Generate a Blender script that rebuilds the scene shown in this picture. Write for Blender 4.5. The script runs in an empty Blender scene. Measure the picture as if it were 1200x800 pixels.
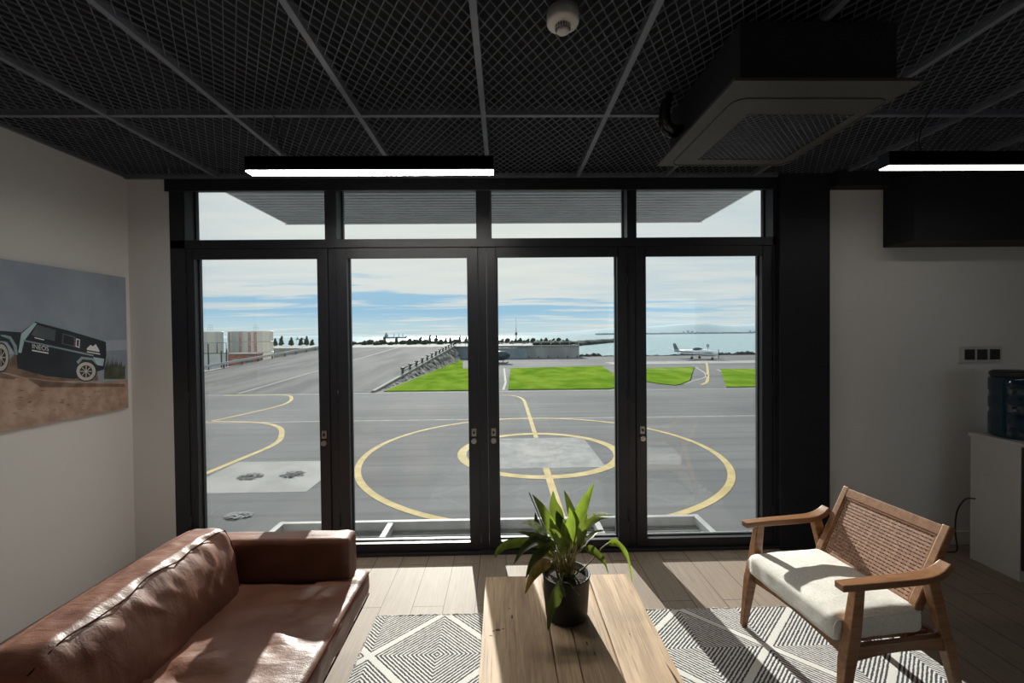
import bpy, bmesh, math, random
from mathutils import Vector, Matrix, noise
random.seed(7)
C = bpy.context.scene.collection
SC = bpy.context.scene
R = math.radians

# ------------------------------------------------------------------ camera
F_PX, YAW, PITCH, ROLL, CAM_Z = 499.0, R(1.107), R(.844), R(-.589), 1.58
def cam_to_world(x, y, z):               # x right, y forward, z up in the camera's own frame
    c, s = math.cos(ROLL), math.sin(ROLL); x, z = c*x - s*z, s*x + c*z
    c, s = math.cos(PITCH), math.sin(PITCH); y, z = c*y + s*z, -s*y + c*z
    c, s = math.cos(YAW), math.sin(YAW); x, y = c*x + s*y, -s*x + c*y
    return Vector((x, y, z))
cam_data = bpy.data.cameras.new('camera'); cam = bpy.data.objects.new('camera', cam_data); C.objects.link(cam)
rx, fw, up = cam_to_world(1, 0, 0), cam_to_world(0, 1, 0), cam_to_world(0, 0, 1)
cam.matrix_world = Matrix(((rx.x, up.x, -fw.x, 0), (rx.y, up.y, -fw.y, 0), (rx.z, up.z, -fw.z, CAM_Z), (0, 0, 0, 1)))
cam_data.sensor_width = 36; cam_data.lens = F_PX/1200*36; cam_data.clip_start = .05; cam_data.clip_end = 60000
SC.camera = cam
def at(px, py, Y):                       # point at depth Y seen at photo pixel px,py (used for surveying positions)
    d = cam_to_world((px-600)/F_PX, 1, -(py-400)/F_PX)
    return Vector((d.x/d.y*Y, Y, CAM_Z + d.z/d.y*Y))

# ------------------------------------------------------------------ view, sun, sky
SC.view_settings.view_transform = 'Standard'; SC.view_settings.look = 'None'
SC.view_settings.gamma = 1; SC.view_settings.use_curve_mapping = False
SC.view_settings.exposure = 0.0
SUN_STRENGTH, SUN_AZ, SUN_EL = 9.5, R(-8.0), R(25.0)
LAMP_EMIT, LAMP_DIM, SKY_GAIN = 60.0, 6.0, 1.0
SC.cycles.use_denoising = True
SC.cycles.max_bounces = 10; SC.cycles.diffuse_bounces = 6; SC.cycles.transparent_max_bounces = 16
SC.cycles.sample_clamp_indirect = 6.0
sun_dir = Vector((math.sin(SUN_AZ)*math.cos(SUN_EL), math.cos(SUN_AZ)*math.cos(SUN_EL), math.sin(SUN_EL)))
sl = bpy.data.lights.new('sun', 'SUN'); sl.energy = SUN_STRENGTH; sl.angle = R(.6); sl.color = (1, .95, .87)
so = bpy.data.objects.new('sun', sl); C.objects.link(so); so.location = (-3, 25, 14)
so.rotation_euler = sun_dir.to_track_quat('Z', 'Y').to_euler()

class NT:                                 # small node-tree writer
    def __init__(s, nt): s.t = nt; nt.nodes.clear()
    def n(s, typ, **kw):
        nd = s.t.nodes.new(typ)
        ins = kw.pop('ins', {})
        for k, v in kw.items(): setattr(nd, k, v)
        for k, v in ins.items(): s.put(nd.inputs[k], v)
        return nd
    def put(s, sock, v):
        if hasattr(v, 'is_linked') or isinstance(v, bpy.types.NodeSocket): s.t.links.new(v, sock)
        elif isinstance(v, bpy.types.Node): s.t.links.new(v.outputs[0], sock)
        else: sock.default_value = v
    def m(s, op, a, b=0.0, c=0.0, clamp=False):
        nd = s.n('ShaderNodeMath', operation=op, use_clamp=clamp)
        for i, v in enumerate((a, b, c)): s.put(nd.inputs[i], v)
        return nd.outputs[0]
    def ss(s, v, lo, hi):                 # smoothstep
        nd = s.n('ShaderNodeMapRange', interpolation_type='SMOOTHSTEP')
        s.put(nd.inputs[0], v); nd.inputs[1].default_value = lo; nd.inputs[2].default_value = hi
        return nd.outputs[0]
    def mix(s, f, a, b):
        nd = s.n('ShaderNodeMix', data_type='RGBA')
        s.put(nd.inputs[0], f); s.put(nd.inputs[6], a); s.put(nd.inputs[7], b)
        return nd.outputs[2]
    def ramp(s, f, stops, interp='LINEAR'):
        nd = s.n('ShaderNodeValToRGB'); cr = nd.color_ramp; cr.interpolation = interp
        while len(cr.elements) < len(stops): cr.elements.new(.5)
        for e, (p, c) in zip(cr.elements, stops):
            e.position = p; e.color = (*c, 1) if len(c) == 3 else c
        s.put(nd.inputs[0], f); return nd.outputs[0]
    def noise(s, vec, scale, detail=4, rough=.5, dist=0):
        nd = s.n('ShaderNodeTexNoise')
        if vec is not None: s.put(nd.inputs['Vector'], vec)
        nd.inputs['Scale'].default_value = scale; nd.inputs['Detail'].default_value = detail
        nd.inputs['Roughness'].default_value = rough; nd.inputs['Distortion'].default_value = dist
        return nd.outputs[0]
    def mapping(s, vec, scale=(1, 1, 1), loc=(0, 0, 0), rot=(0, 0, 0)):
        nd = s.n('ShaderNodeMapping'); s.put(nd.inputs[0], vec)
        nd.inputs['Location'].default_value = loc; nd.inputs['Rotation'].default_value = rot; nd.inputs['Scale'].default_value = scale
        return nd.outputs[0]

def make_world():
    w = bpy.data.worlds.new('sky'); SC.world = w; w.use_nodes = True; t = NT(w.node_tree)
    g = t.n('ShaderNodeTexCoord').outputs['Generated']
    sp = t.n('ShaderNodeSeparateXYZ', ins={0: g}); x, y, z = sp.outputs
    base = t.ramp(t.m('MAXIMUM', z, 0.0), [(0, (.66, .79, .82)), (.025, (.61, .79, .87)), (.055, (.40, .65, .85)), (.09, (.41, .65, .85)), (.17, (.66, .80, .88)), (.35, (.62, .78, .90)), (1, (.30, .46, .72))])
    den = t.m('ADD', t.m('MAXIMUM', z, 0.0), .045)
    cx = t.m('DIVIDE', x, den); cy = t.m('DIVIDE', y, den)
    cv = t.n('ShaderNodeCombineXYZ', ins={0: cx, 1: cy, 2: 0.0}).outputs[0]
    n1 = t.noise(t.mapping(cv, (.36, .85, 1), (3.1, 1.7, 0), (0, 0, R(8))), 1.0, 8, .60, .5)
    cover = t.m('ADD', t.m('MULTIPLY', t.m('MAXIMUM', x, -.03), .26), t.ramp(t.m('MAXIMUM', z, 0.0), [(0, (.12,)*3), (.02, (.02,)*3), (.04, (.015,)*3), (.066, (.035,)*3), (.082, (.10,)*3), (.102, (.25,)*3), (.35, (.26,)*3), (1, (.1,)*3)]))
    k = t.ss(t.m('ADD', n1, cover), .52, .66)
    n2 = t.noise(t.mapping(cv, (.5, 1.3, 1), (7, 2, 0)), 1.3, 7, .62)
    dt = t.n('ShaderNodeVectorMath', operation='DOT_PRODUCT', ins={0: g}); dt.inputs[1].default_value = sun_dir
    glow = t.ss(dt.outputs['Value'], .80, 1.0)
    cl = t.mix(t.ss(n2, .3, .7), (.68, .77, .81, 1), (.90, .89, .84, 1))
    cl = t.mix(t.m('MULTIPLY', glow, .6), cl, (1.05, 1.0, .90, 1))
    col = t.mix(t.m('MULTIPLY', k, .88), base, cl)
    low = t.ss(z, -.02, 0.0)
    col = t.mix(low, (.30, .33, .35, 1), col)
    bg = t.n('ShaderNodeBackground', ins={0: col, 1: SKY_GAIN})
    t.put(t.n('ShaderNodeOutputWorld').inputs[0], bg.outputs[0])
make_world()

# ------------------------------------------------------------------ materials
MATS = {}
def mat(name, color=(.5, .5, .5), rough=.5, metal=0.0, spec=.5, build=None, **kw):
    m = bpy.data.materials.new(name); m.use_nodes = True; t = NT(m.node_tree)
    b = t.n('ShaderNodeBsdfPrincipled'); o = t.n('ShaderNodeOutputMaterial'); t.put(o.inputs[0], b.outputs[0])
    b.inputs['Base Color'].default_value = (*color, 1); b.inputs['Roughness'].default_value = rough
    b.inputs['Metallic'].default_value = metal; b.inputs['Specular IOR Level'].default_value = spec
    if build: build(t, b, o)
    MATS[name] = m; return m
def obj_co(t): return t.n('ShaderNodeTexCoord').outputs['Object']
def bump(t, b, h, strength=.2, dist=.01):
    nd = t.n('ShaderNodeBump', ins={'Height': h}); nd.inputs['Strength'].default_value = strength; nd.inputs['Distance'].default_value = dist
    t.put(b.inputs['Normal'], nd.outputs[0])
def mottle(c1, c2, scale, detail=4, bs=0, bd=.005, stretch=(1, 1, 1)):
    def f(t, b, o):
        v = t.mapping(obj_co(t), stretch); n = t.noise(v, scale, detail, .55)
        t.put(b.inputs['Base Color'], t.mix(t.ss(n, .3, .7), (*c1, 1), (*c2, 1)))
        if bs: bump(t, b, n, bs, bd)
    return f
def wood(c1, c2, axis=1, scale=1.0, bs=.08):
    def f(t, b, o):
        sc = [9*scale]*3; sc[axis] = .9*scale
        v = t.mapping(obj_co(t), sc); n = t.noise(v, 2.2, 8, .62, .6)
        fi = [70*scale]*3; fi[axis] = 2.5*scale
        n2 = t.noise(t.mapping(obj_co(t), fi), 2.0, 4, .6)
        c = t.mix(t.ss(n, .3, .7), (*c1, 1), (*c2, 1))
        dk = tuple(x*.72 for x in c1)
        c = t.mix(t.m('MULTIPLY', t.ss(n2, .48, .70), .7), c, (*dk, 1))
        t.put(b.inputs['Base Color'], c); bump(t, b, n2, bs, .003)
    return f

def m_floor(t, b, o):
    co = obj_co(t)
    v = t.mapping(co, (1, 1, 1), (0, 0, 0), (0, 0, R(90)))
    br = t.n('ShaderNodeTexBrick', ins={'Vector': v}); br.offset = .37; br.squash = 1
    br.inputs['Scale'].default_value = 1; br.inputs['Brick Width'].default_value = 1.25; br.inputs['Row Height'].default_value = .185
    br.inputs['Mortar Size'].default_value = .0022; br.inputs['Bias'].default_value = 0
    br.inputs['Color1'].default_value = (.0, .0, .0, 1); br.inputs['Color2'].default_value = (1, 1, 1, 1); br.inputs['Mortar'].default_value = (.5, .5, .5, 1)
    n = t.noise(t.mapping(co, (26, 1.6, 1)), 2.4, 8, .65, .5)
    n2 = t.noise(t.mapping(co, (120, 4, 1)), 1.6, 3, .6)
    c = t.mix(n, (.135, .098, .075, 1), (.37, .295, .235, 1))
    c = t.mix(t.m('MULTIPLY', br.outputs[0], .25), c, (.30, .235, .185, 1))
    c = t.mix(t.m('MULTIPLY', t.ss(n2, .5, .75), .4), c, (.12, .09, .07, 1))
    c = t.mix(br.outputs['Fac'], c, (.05, .038, .03, 1))
    t.put(b.inputs['Base Color'], c)
    h = t.m('SUBTRACT', t.m('MULTIPLY', n2, .25), br.outputs['Fac']); bump(t, b, h, .25, .003)
mat('floor_boards', rough=.6, spec=.28, build=m_floor)
def m_wall(t, b, o):
    co = obj_co(t); n = t.noise(co, 160, 3, .6); n2 = t.noise(co, 1.1, 4, .5)
    t.put(b.inputs['Base Color'], t.mix(n2, (.77, .765, .76, 1), (.84, .835, .83, 1))); bump(t, b, n, .06, .002)
mat('wall_paint', rough=.85, spec=.25, build=m_wall)
mat('frame_black', (.016, .017, .023), .42, build=mottle((.014, .015, .021), (.019, .020, .027), 30))
mat('black_panel', (.007, .008, .012), .55, build=mottle((.006, .007, .011), (.010, .011, .017), 5))
mat('bulkhead_black', (.006, .006, .007), .7, build=mottle((.006, .007, .010), (.009, .010, .014), 6))
mat('ceiling_void', (.004, .004, .005), .9, build=mottle((.006, .007, .010), (.010, .011, .015), 4))
mat('mesh_metal', (.14, .145, .165), .5, build=mottle((.115, .132, .175), (.145, .165, .215), 8))
mat('rail_metal', (.2, .205, .23), .45, build=mottle((.145, .16, .20), (.17, .19, .235), 8))
def m_glass(t, b, o):
    tr = t.n('ShaderNodeBsdfTransparent'); tr.inputs[0].default_value = (.93, .955, .955, 1)
    gl = t.n('ShaderNodeBsdfGlossy'); gl.inputs['Roughness'].default_value = 0.0
    fr = t.n('ShaderNodeFresnel'); fr.inputs[0].default_value = 1.5
    mx = t.n('ShaderNodeMixShader', ins={0: fr.outputs[0], 1: tr.outputs[0], 2: gl.outputs[0]})
    t.put(o.inputs[0], mx.outputs[0])
mat('glass', build=m_glass)
mat('lock_metal', (.5, .48, .45), .35, 1.0, build=mottle((.45, .43, .40), (.55, .53, .5), 40))
def m_emit(t, b, o):
    e = t.n('ShaderNodeEmission'); e.inputs[0].default_value = (1, .95, .85, 1); e.inputs[1].default_value = LAMP_EMIT
    t.put(o.inputs[0], e.outputs[0])
mat('lamp_diffuser', build=m_emit)
def m_emit_dim(t, b, o):
    e = t.n('ShaderNodeEmission'); e.inputs[0].default_value = (1, .95, .85, 1); e.inputs[1].default_value = LAMP_DIM
    t.put(o.inputs[0], e.outputs[0])
mat('lamp_diffuser_dim', build=m_emit_dim)
mat('white_plastic', (.62, .60, .57), .45, build=mottle((.60, .58, .55), (.65, .63, .60), 20))
mat('vent_dark', (.02, .02, .02), .6, build=mottle((.018, .018, .018), (.03, .03, .03), 20))
mat('cassette_grey', (.06, .058, .055), .5, build=mottle((.055, .053, .05), (.066, .064, .06), 12))
mat('hose_black', (.012, .012, .014), .22, build=mottle((.010, .010, .012), (.02, .02, .022), 30))
def m_leather(t, b, o):
    co = obj_co(t)
    n = t.noise(co, 3.2, 5, .55); f = t.n('ShaderNodeTexVoronoi', ins={'Vector': co}); f.inputs['Scale'].default_value = 260
    w = t.noise(t.mapping(co, (5, 16, 12)), 1.0, 5, .6, .8)
    c = t.mix(t.ss(n, .3, .7), (.125, .050, .033, 1), (.215, .088, .052, 1))
    c = t.mix(t.m('MULTIPLY', t.ss(w, .55, .8), .35), c, (.27, .13, .085, 1))
    t.put(b.inputs['Base Color'], c)
    w2 = t.noise(t.mapping(co, (9, 34, 16)), 1.0, 4, .6, .6)
    h = t.m('ADD', t.m('MULTIPLY', f.outputs[0], .08), t.m('ADD', w, t.m('MULTIPLY', w2, .45))); bump(t, b, h, .34, .012)
    t.put(b.inputs['Roughness'], t.m('ADD', t.m('MULTIPLY', n, .18), .38))
mat('leather', rough=.42, spec=.55, build=m_leather)
mat('piping_dark', (.06, .022, .014), .9, spec=.05, build=mottle((.045, .016, .01), (.08, .03, .02), 60))
mat('sofa_leg_black', (.02, .02, .02), .4, build=mottle((.018, .018, .018), (.028, .028, .028), 30))
mat('table_oak', (.5, .33, .19), .6, spec=.3, build=wood((.37, .25, .16), (.60, .43, .28), 1, 1.0, .35))
mat('knot_dark', (.06, .035, .02), .8, build=mottle((.04, .022, .012), (.10, .06, .035), 60))
mat('teak', (.28, .13, .055), .42, build=wood((.20, .088, .036), (.34, .165, .075), 0, 2.2, .05))
mat('cane', (.36, .19, .12), .55, build=mottle((.27, .14, .085), (.44, .25, .165), 60))
def m_linen(t, b, o):
    co = obj_co(t)
    n = t.noise(t.mapping(co, (300, 60, 300)), 1.0, 3, .6); n2 = t.noise(t.mapping(co, (60, 300, 300)), 1.0, 3, .6)
    s = t.m('ADD', n, n2)
    t.put(b.inputs['Base Color'], t.mix(t.ss(s, .7, 1.3), (.68, .65, .59, 1), (.88, .86, .81, 1))); bump(t, b, s, .25, .003)
mat('linen', rough=.9, spec=.15, build=m_linen)
RUG_C = (-.349, 2.101)
def m_rug(t, b, o):
    co = obj_co(t)
    wob = t.noise(co, 70, 2, .5)
    sp = t.n('ShaderNodeSeparateXYZ', ins={0: co})
    x = t.m('ADD', sp.outputs[0], t.m('MULTIPLY', t.m('SUBTRACT', wob, .5), .012))
    u = t.m('DIVIDE', t.m('SUBTRACT', x, RUG_C[0]), .3333); v = t.m('DIVIDE', t.m('SUBTRACT', sp.outputs[1], RUG_C[1]), .312)
    a = t.m('ABSOLUTE', t.m('WRAP', t.m('ADD', u, v), 1.0, -1.0)); c = t.m('ABSOLUTE', t.m('WRAP', t.m('SUBTRACT', u, v), 1.0, -1.0))
    d = t.m('MAXIMUM', a, c)
    st = t.m('FRACT', t.m('MULTIPLY', d, 15.0))
    dark = t.m('MULTIPLY', t.m('MULTIPLY', t.ss(st, .36, .48), t.m('SUBTRACT', 1.0, t.ss(st, .86, .98))), t.m('LESS_THAN', d, .93))
    fuzz = t.noise(co, 420, 3, .6)
    cream = t.mix(fuzz, (.60, .585, .545, 1), (.90, .885, .84, 1)); ink = t.mix(fuzz, (.035, .035, .05, 1), (.13, .13, .15, 1))
    t.put(b.inputs['Base Color'], t.mix(dark, cream, ink))
    bump(t, b, t.m('SUBTRACT', fuzz, t.m('MULTIPLY', dark, .6)), .5, .006)
mat('rug_wool', rough=.95, spec=.1, build=m_rug)
mat('rug_edge', (.3, .3, .3), .95, build=mottle((.08, .08, .09), (.62, .60, .56), 90))
mat('pot_black', (.012, .012, .013), .55, build=mottle((.010, .010, .011), (.018, .018, .02), 30))
mat('soil', (.03, .02, .014), .95, build=mottle((.015, .01, .007), (.06, .042, .03), 90, 6, .8, .01))
def leafmat(name, c1, c2, trans=.45):
    def f(t, b, o):
        co = obj_co(t); n = t.noise(co, 28, 4, .6); n2 = t.noise(t.mapping(co, (90, 90, 12)), 1, 3)
        col = t.mix(t.ss(t.m('ADD', t.m('MULTIPLY', n, .7), t.m('MULTIPLY', n2, .3)), .35, .65), (*c1, 1), (*c2, 1))
        t.put(b.inputs['Base Color'], col)
        tl = t.n('ShaderNodeBsdfTranslucent'); 
        hs = t.mix(.30, col, (.55, .68, .07, 1)); t.put(tl.inputs[0], hs)
        mx = t.n('ShaderNodeMixShader', ins={0: trans, 1: b.outputs[0], 2: tl.outputs[0]}); t.put(o.inputs[0], mx.outputs[0])
    return mat(name, rough=.38, build=f)
leafmat('leaf_green', (.030, .060, .012), (.07, .115, .022), .34)
leafmat('leaf_bright', (.085, .16, .018), (.17, .27, .03), .48)
leafmat('leaf_dark', (.016, .034, .012), (.042, .065, .02), .16)
leafmat('leaf_brown', (.10, .07, .02), (.38, .17, .07), .3)
leafmat('leaf_pale', (.10, .17, .05), (.75, .76, .66), .4)
mat('stalk', (.13, .16, .05), .5, build=mottle((.13, .15, .045), (.36, .30, .12), 50))
mat('stalk_purple', (.05, .03, .045), .5, build=mottle((.04, .025, .04), (.08, .05, .06), 50))
mat('cabinet_grey', (.5, .49, .475), .5, build=mottle((.48, .47, .455), (.52, .51, .495), 3))
mat('cabinet_dark', (.02, .02, .02), .4, build=mottle((.018, .018, .018), (.025, .025, .025), 8))
def m_bottle(t, b, o):
    b.inputs['Base Color'].default_value = (.018, .05, .085, 1); b.inputs['Roughness'].default_value = .08
    b.inputs['Transmission Weight'].default_value = .35
    n = t.noise(obj_co(t), 7, 3); bump(t, b, n, .1, .01)
mat('bottle_blue', build=m_bottle)
mat('cable_black', (.012, .012, .012), .5, build=mottle((.01, .01, .01), (.02, .02, .02), 30))

# exterior
def m_asphalt(t, b, o):
    co = obj_co(t)
    n = t.noise(t.mapping(co, (.03, .35, 1)), 1.0, 7, .62, .4); n2 = t.noise(co, 14, 4, .7); n3 = t.noise(co, .12, 4, .5)
    s = t.m('ADD', t.m('MULTIPLY', n, .55), t.m('MULTIPLY', n3, .45))
    c = t.mix(t.ss(s, .32, .68), (.105, .108, .112, 1), (.185, .187, .19, 1))
    c = t.mix(t.m('MULTIPLY', n2, .35), c, (.09, .092, .096, 1))
    w = t.n('ShaderNodeTexWave', ins={'Vector': t.mapping(co, (0.002, .5, 1))}); w.bands_direction = 'Y'
    w.inputs['Scale'].default_value = .55; w.inputs['Distortion'].default_value = 2.5; w.inputs['Detail'].default_value = 2
    c = t.mix(t.m('MULTIPLY', t.ss(w.outputs['Fac'], .78, 1.0), .30), c, (.09, .09, .094, 1))
    t.put(b.inputs['Base Color'], c); bump(t, b, n2, .3, .02)
mat('asphalt', rough=.95, spec=.08, build=m_asphalt)
def m_ramp(t, b, o):
    co = obj_co(t); n = t.noise(t.mapping(co, (.35, .03, 1), rot=(0, 0, R(-18))), 1.2, 6, .6, .3); n2 = t.noise(co, 8, 3, .6)
    c = t.mix(t.ss(n, .32, .66), (.105, .107, .11, 1), (.175, .175, .175, 1)); c = t.mix(t.m('MULTIPLY', n2, .2), c, (.10, .10, .104, 1))
    t.put(b.inputs['Base Color'], c)
mat('ramp_tarmac', rough=.95, spec=.05, build=m_ramp)
mat('concrete_pad', (.4, .4, .39), .95, spec=.08, build=mottle((.20, .205, .208), (.29, .292, .29), 1.6, 7, .1, .01))
mat('concrete_light', (.45, .44, .42), .9, spec=.1, build=mottle((.235, .235, .228), (.31, .305, .295), .8, 6))
mat('paint_yellow', (.62, .44, .13), .85, spec=.1, build=mottle((.35, .275, .125), (.47, .375, .19), 2.2, 6))
mat('paint_white', (.55, .55, .53), .85, spec=.1, build=mottle((.24, .24, .235), (.36, .36, .35), 1.5, 6))
mat('grass_blades', (.2, .36, .04), .95, spec=0, build=mottle((.085, .165, .012), (.175, .26, .032), .5, 8, .5, .05, (1, .5, 1)))
mat('rubble', (.2, .19, .18), .95, spec=.05, build=mottle((.025, .027, .03), (.26, .255, .245), 1.1, 8, 1, .4))
mat('rock_dark', (.1, .1, .1), .95, spec=.05, build=mottle((.03, .035, .035), (.12, .125, .12), .5, 6, .8, .3))
mat('sand', (.45, .39, .29), .9, build=mottle((.34, .30, .22), (.52, .45, .34), .3, 6))
mat('wall_concrete', (.33, .33, .33), .85, build=mottle((.25, .255, .26), (.38, .38, .375), .5, 6, 0, 0, (1, 1, .3)))
mat('wall_blue', (.25, .31, .35), .8, build=mottle((.21, .27, .31), (.30, .36, .39), .5, 5))
mat('bush_green', (.035, .05, .035), .9, build=mottle((.018, .03, .02), (.065, .085, .06), 2.5, 5))
mat('galv_steel', (.42, .44, .46), .45, .6, build=mottle((.38, .40, .42), (.50, .52, .54), 5))
mat('post_dark', (.06, .065, .07), .7, build=mottle((.05, .055, .06), (.09, .095, .10), 5))
mat('tank_white', (.55, .58, .60), .6, build=mottle((.66, .75, .82), (.95, .98, 1.0), .7, 3, 0, 0, (1, 1, .02)))
mat('tank_streak', (.35, .22, .2), .7, build=mottle((.34, .18, .16), (.50, .38, .36), 2, 4))
mat('brick_red', (.25, .11, .09), .8, build=mottle((.19, .08, .065), (.33, .16, .13), 1.2, 5))
mat('panel_pale', (.50, .55, .57), .6, build=mottle((.44, .50, .52), (.56, .60, .62), .8, 4))
mat('hill_haze', (.82, .88, .90), 1, spec=0, build=mottle((.42, .51, .55), (.48, .56, .595), .0012, 5))  # pale tone stands in for aerial haze, painted into the hills' colour
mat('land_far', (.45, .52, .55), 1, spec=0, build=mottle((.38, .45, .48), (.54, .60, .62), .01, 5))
mat('ship_grey', (.32, .36, .40), .7, build=mottle((.27, .31, .35), (.36, .40, .43), .05))
mat('heli_grey', (.035, .055, .07), .3, build=mottle((.03, .05, .065), (.045, .065, .08), 1))
mat('heli_glass', (.02, .04, .05), .08, build=mottle((.018, .035, .045), (.03, .05, .06), 2))
mat('plane_white', (.72, .75, .77), .4, build=mottle((.66, .70, .72), (.76, .78, .79), 1))
mat('plane_stripe', (.10, .13, .18), .4, build=mottle((.08, .11, .16), (.13, .16, .2), 1))
def m_sea(t, b, o):
    co = obj_co(t)
    n = t.noise(t.mapping(co, (.30, .22, 1)), 1.0, 7, .7); n2 = t.noise(t.mapping(co, (.012, .02, 1)), 1.0, 4, .5)
    t.put(b.inputs['Base Color'], t.mix(t.ss(n, .36, .64), (.10, .21, .24, 1), (.27, .40, .42, 1)))
    b.inputs['IOR'].default_value = 1.33
    bump(t, b, t.m('ADD', n, t.m('MULTIPLY', n2, .6)), .36, 1.2)
mat('sea_water', rough=.22, build=m_sea)
mat('canopy_slat', (.28, .30, .32), .6, 0, build=mottle((.26, .28, .30), (.31, .33, .355), 3))
mat('canopy_gap', (.03, .033, .037), .7, build=mottle((.025, .028, .03), (.04, .043, .047), 3))
mat('balcony_steel', (.24, .25, .26), .65, 0, build=mottle((.21, .22, .23), (.28, .29, .30), 4))
mat('balcony_dark', (.035, .038, .042), .6, build=mottle((.028, .03, .034), (.05, .054, .058), 6))
mat('sill_white', (.75, .75, .74), .5, build=mottle((.68, .68, .67), (.80, .80, .79), 6))
# canvas print inks
INK = dict(sky=((.30, .36, .45), (.38, .44, .53)), haze=((.42, .49, .58), (.48, .54, .62)), ground=((.40, .265, .20), (.56, .42, .34)), dark=((.16, .105, .085), (.30, .215, .17)),
           body=((.035, .045, .058), (.055, .068, .082)), light=((.42, .60, .64), (.56, .74, .77)), tyre=((.52, .50, .47), (.68, .66, .62)), hub=((.04, .04, .045), (.07, .07, .075)),
           win=((.10, .12, .145), (.19, .22, .25)), white=((.80, .81, .82), (.88, .89, .89)), bush=((.07, .085, .06), (.19, .205, .15)), line=((.26, .36, .40), (.36, .47, .51)))
for k, (a, c) in INK.items(): mat('ink_'+k, a, .7, spec=.2, build=mottle(a, c, 14 if k in ('ground', 'dark', 'bush') else 4, 6))
mat('canvas_edge', (.45, .44, .42), .8, build=mottle((.40, .39, .37), (.48, .47, .45), 40))

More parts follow.
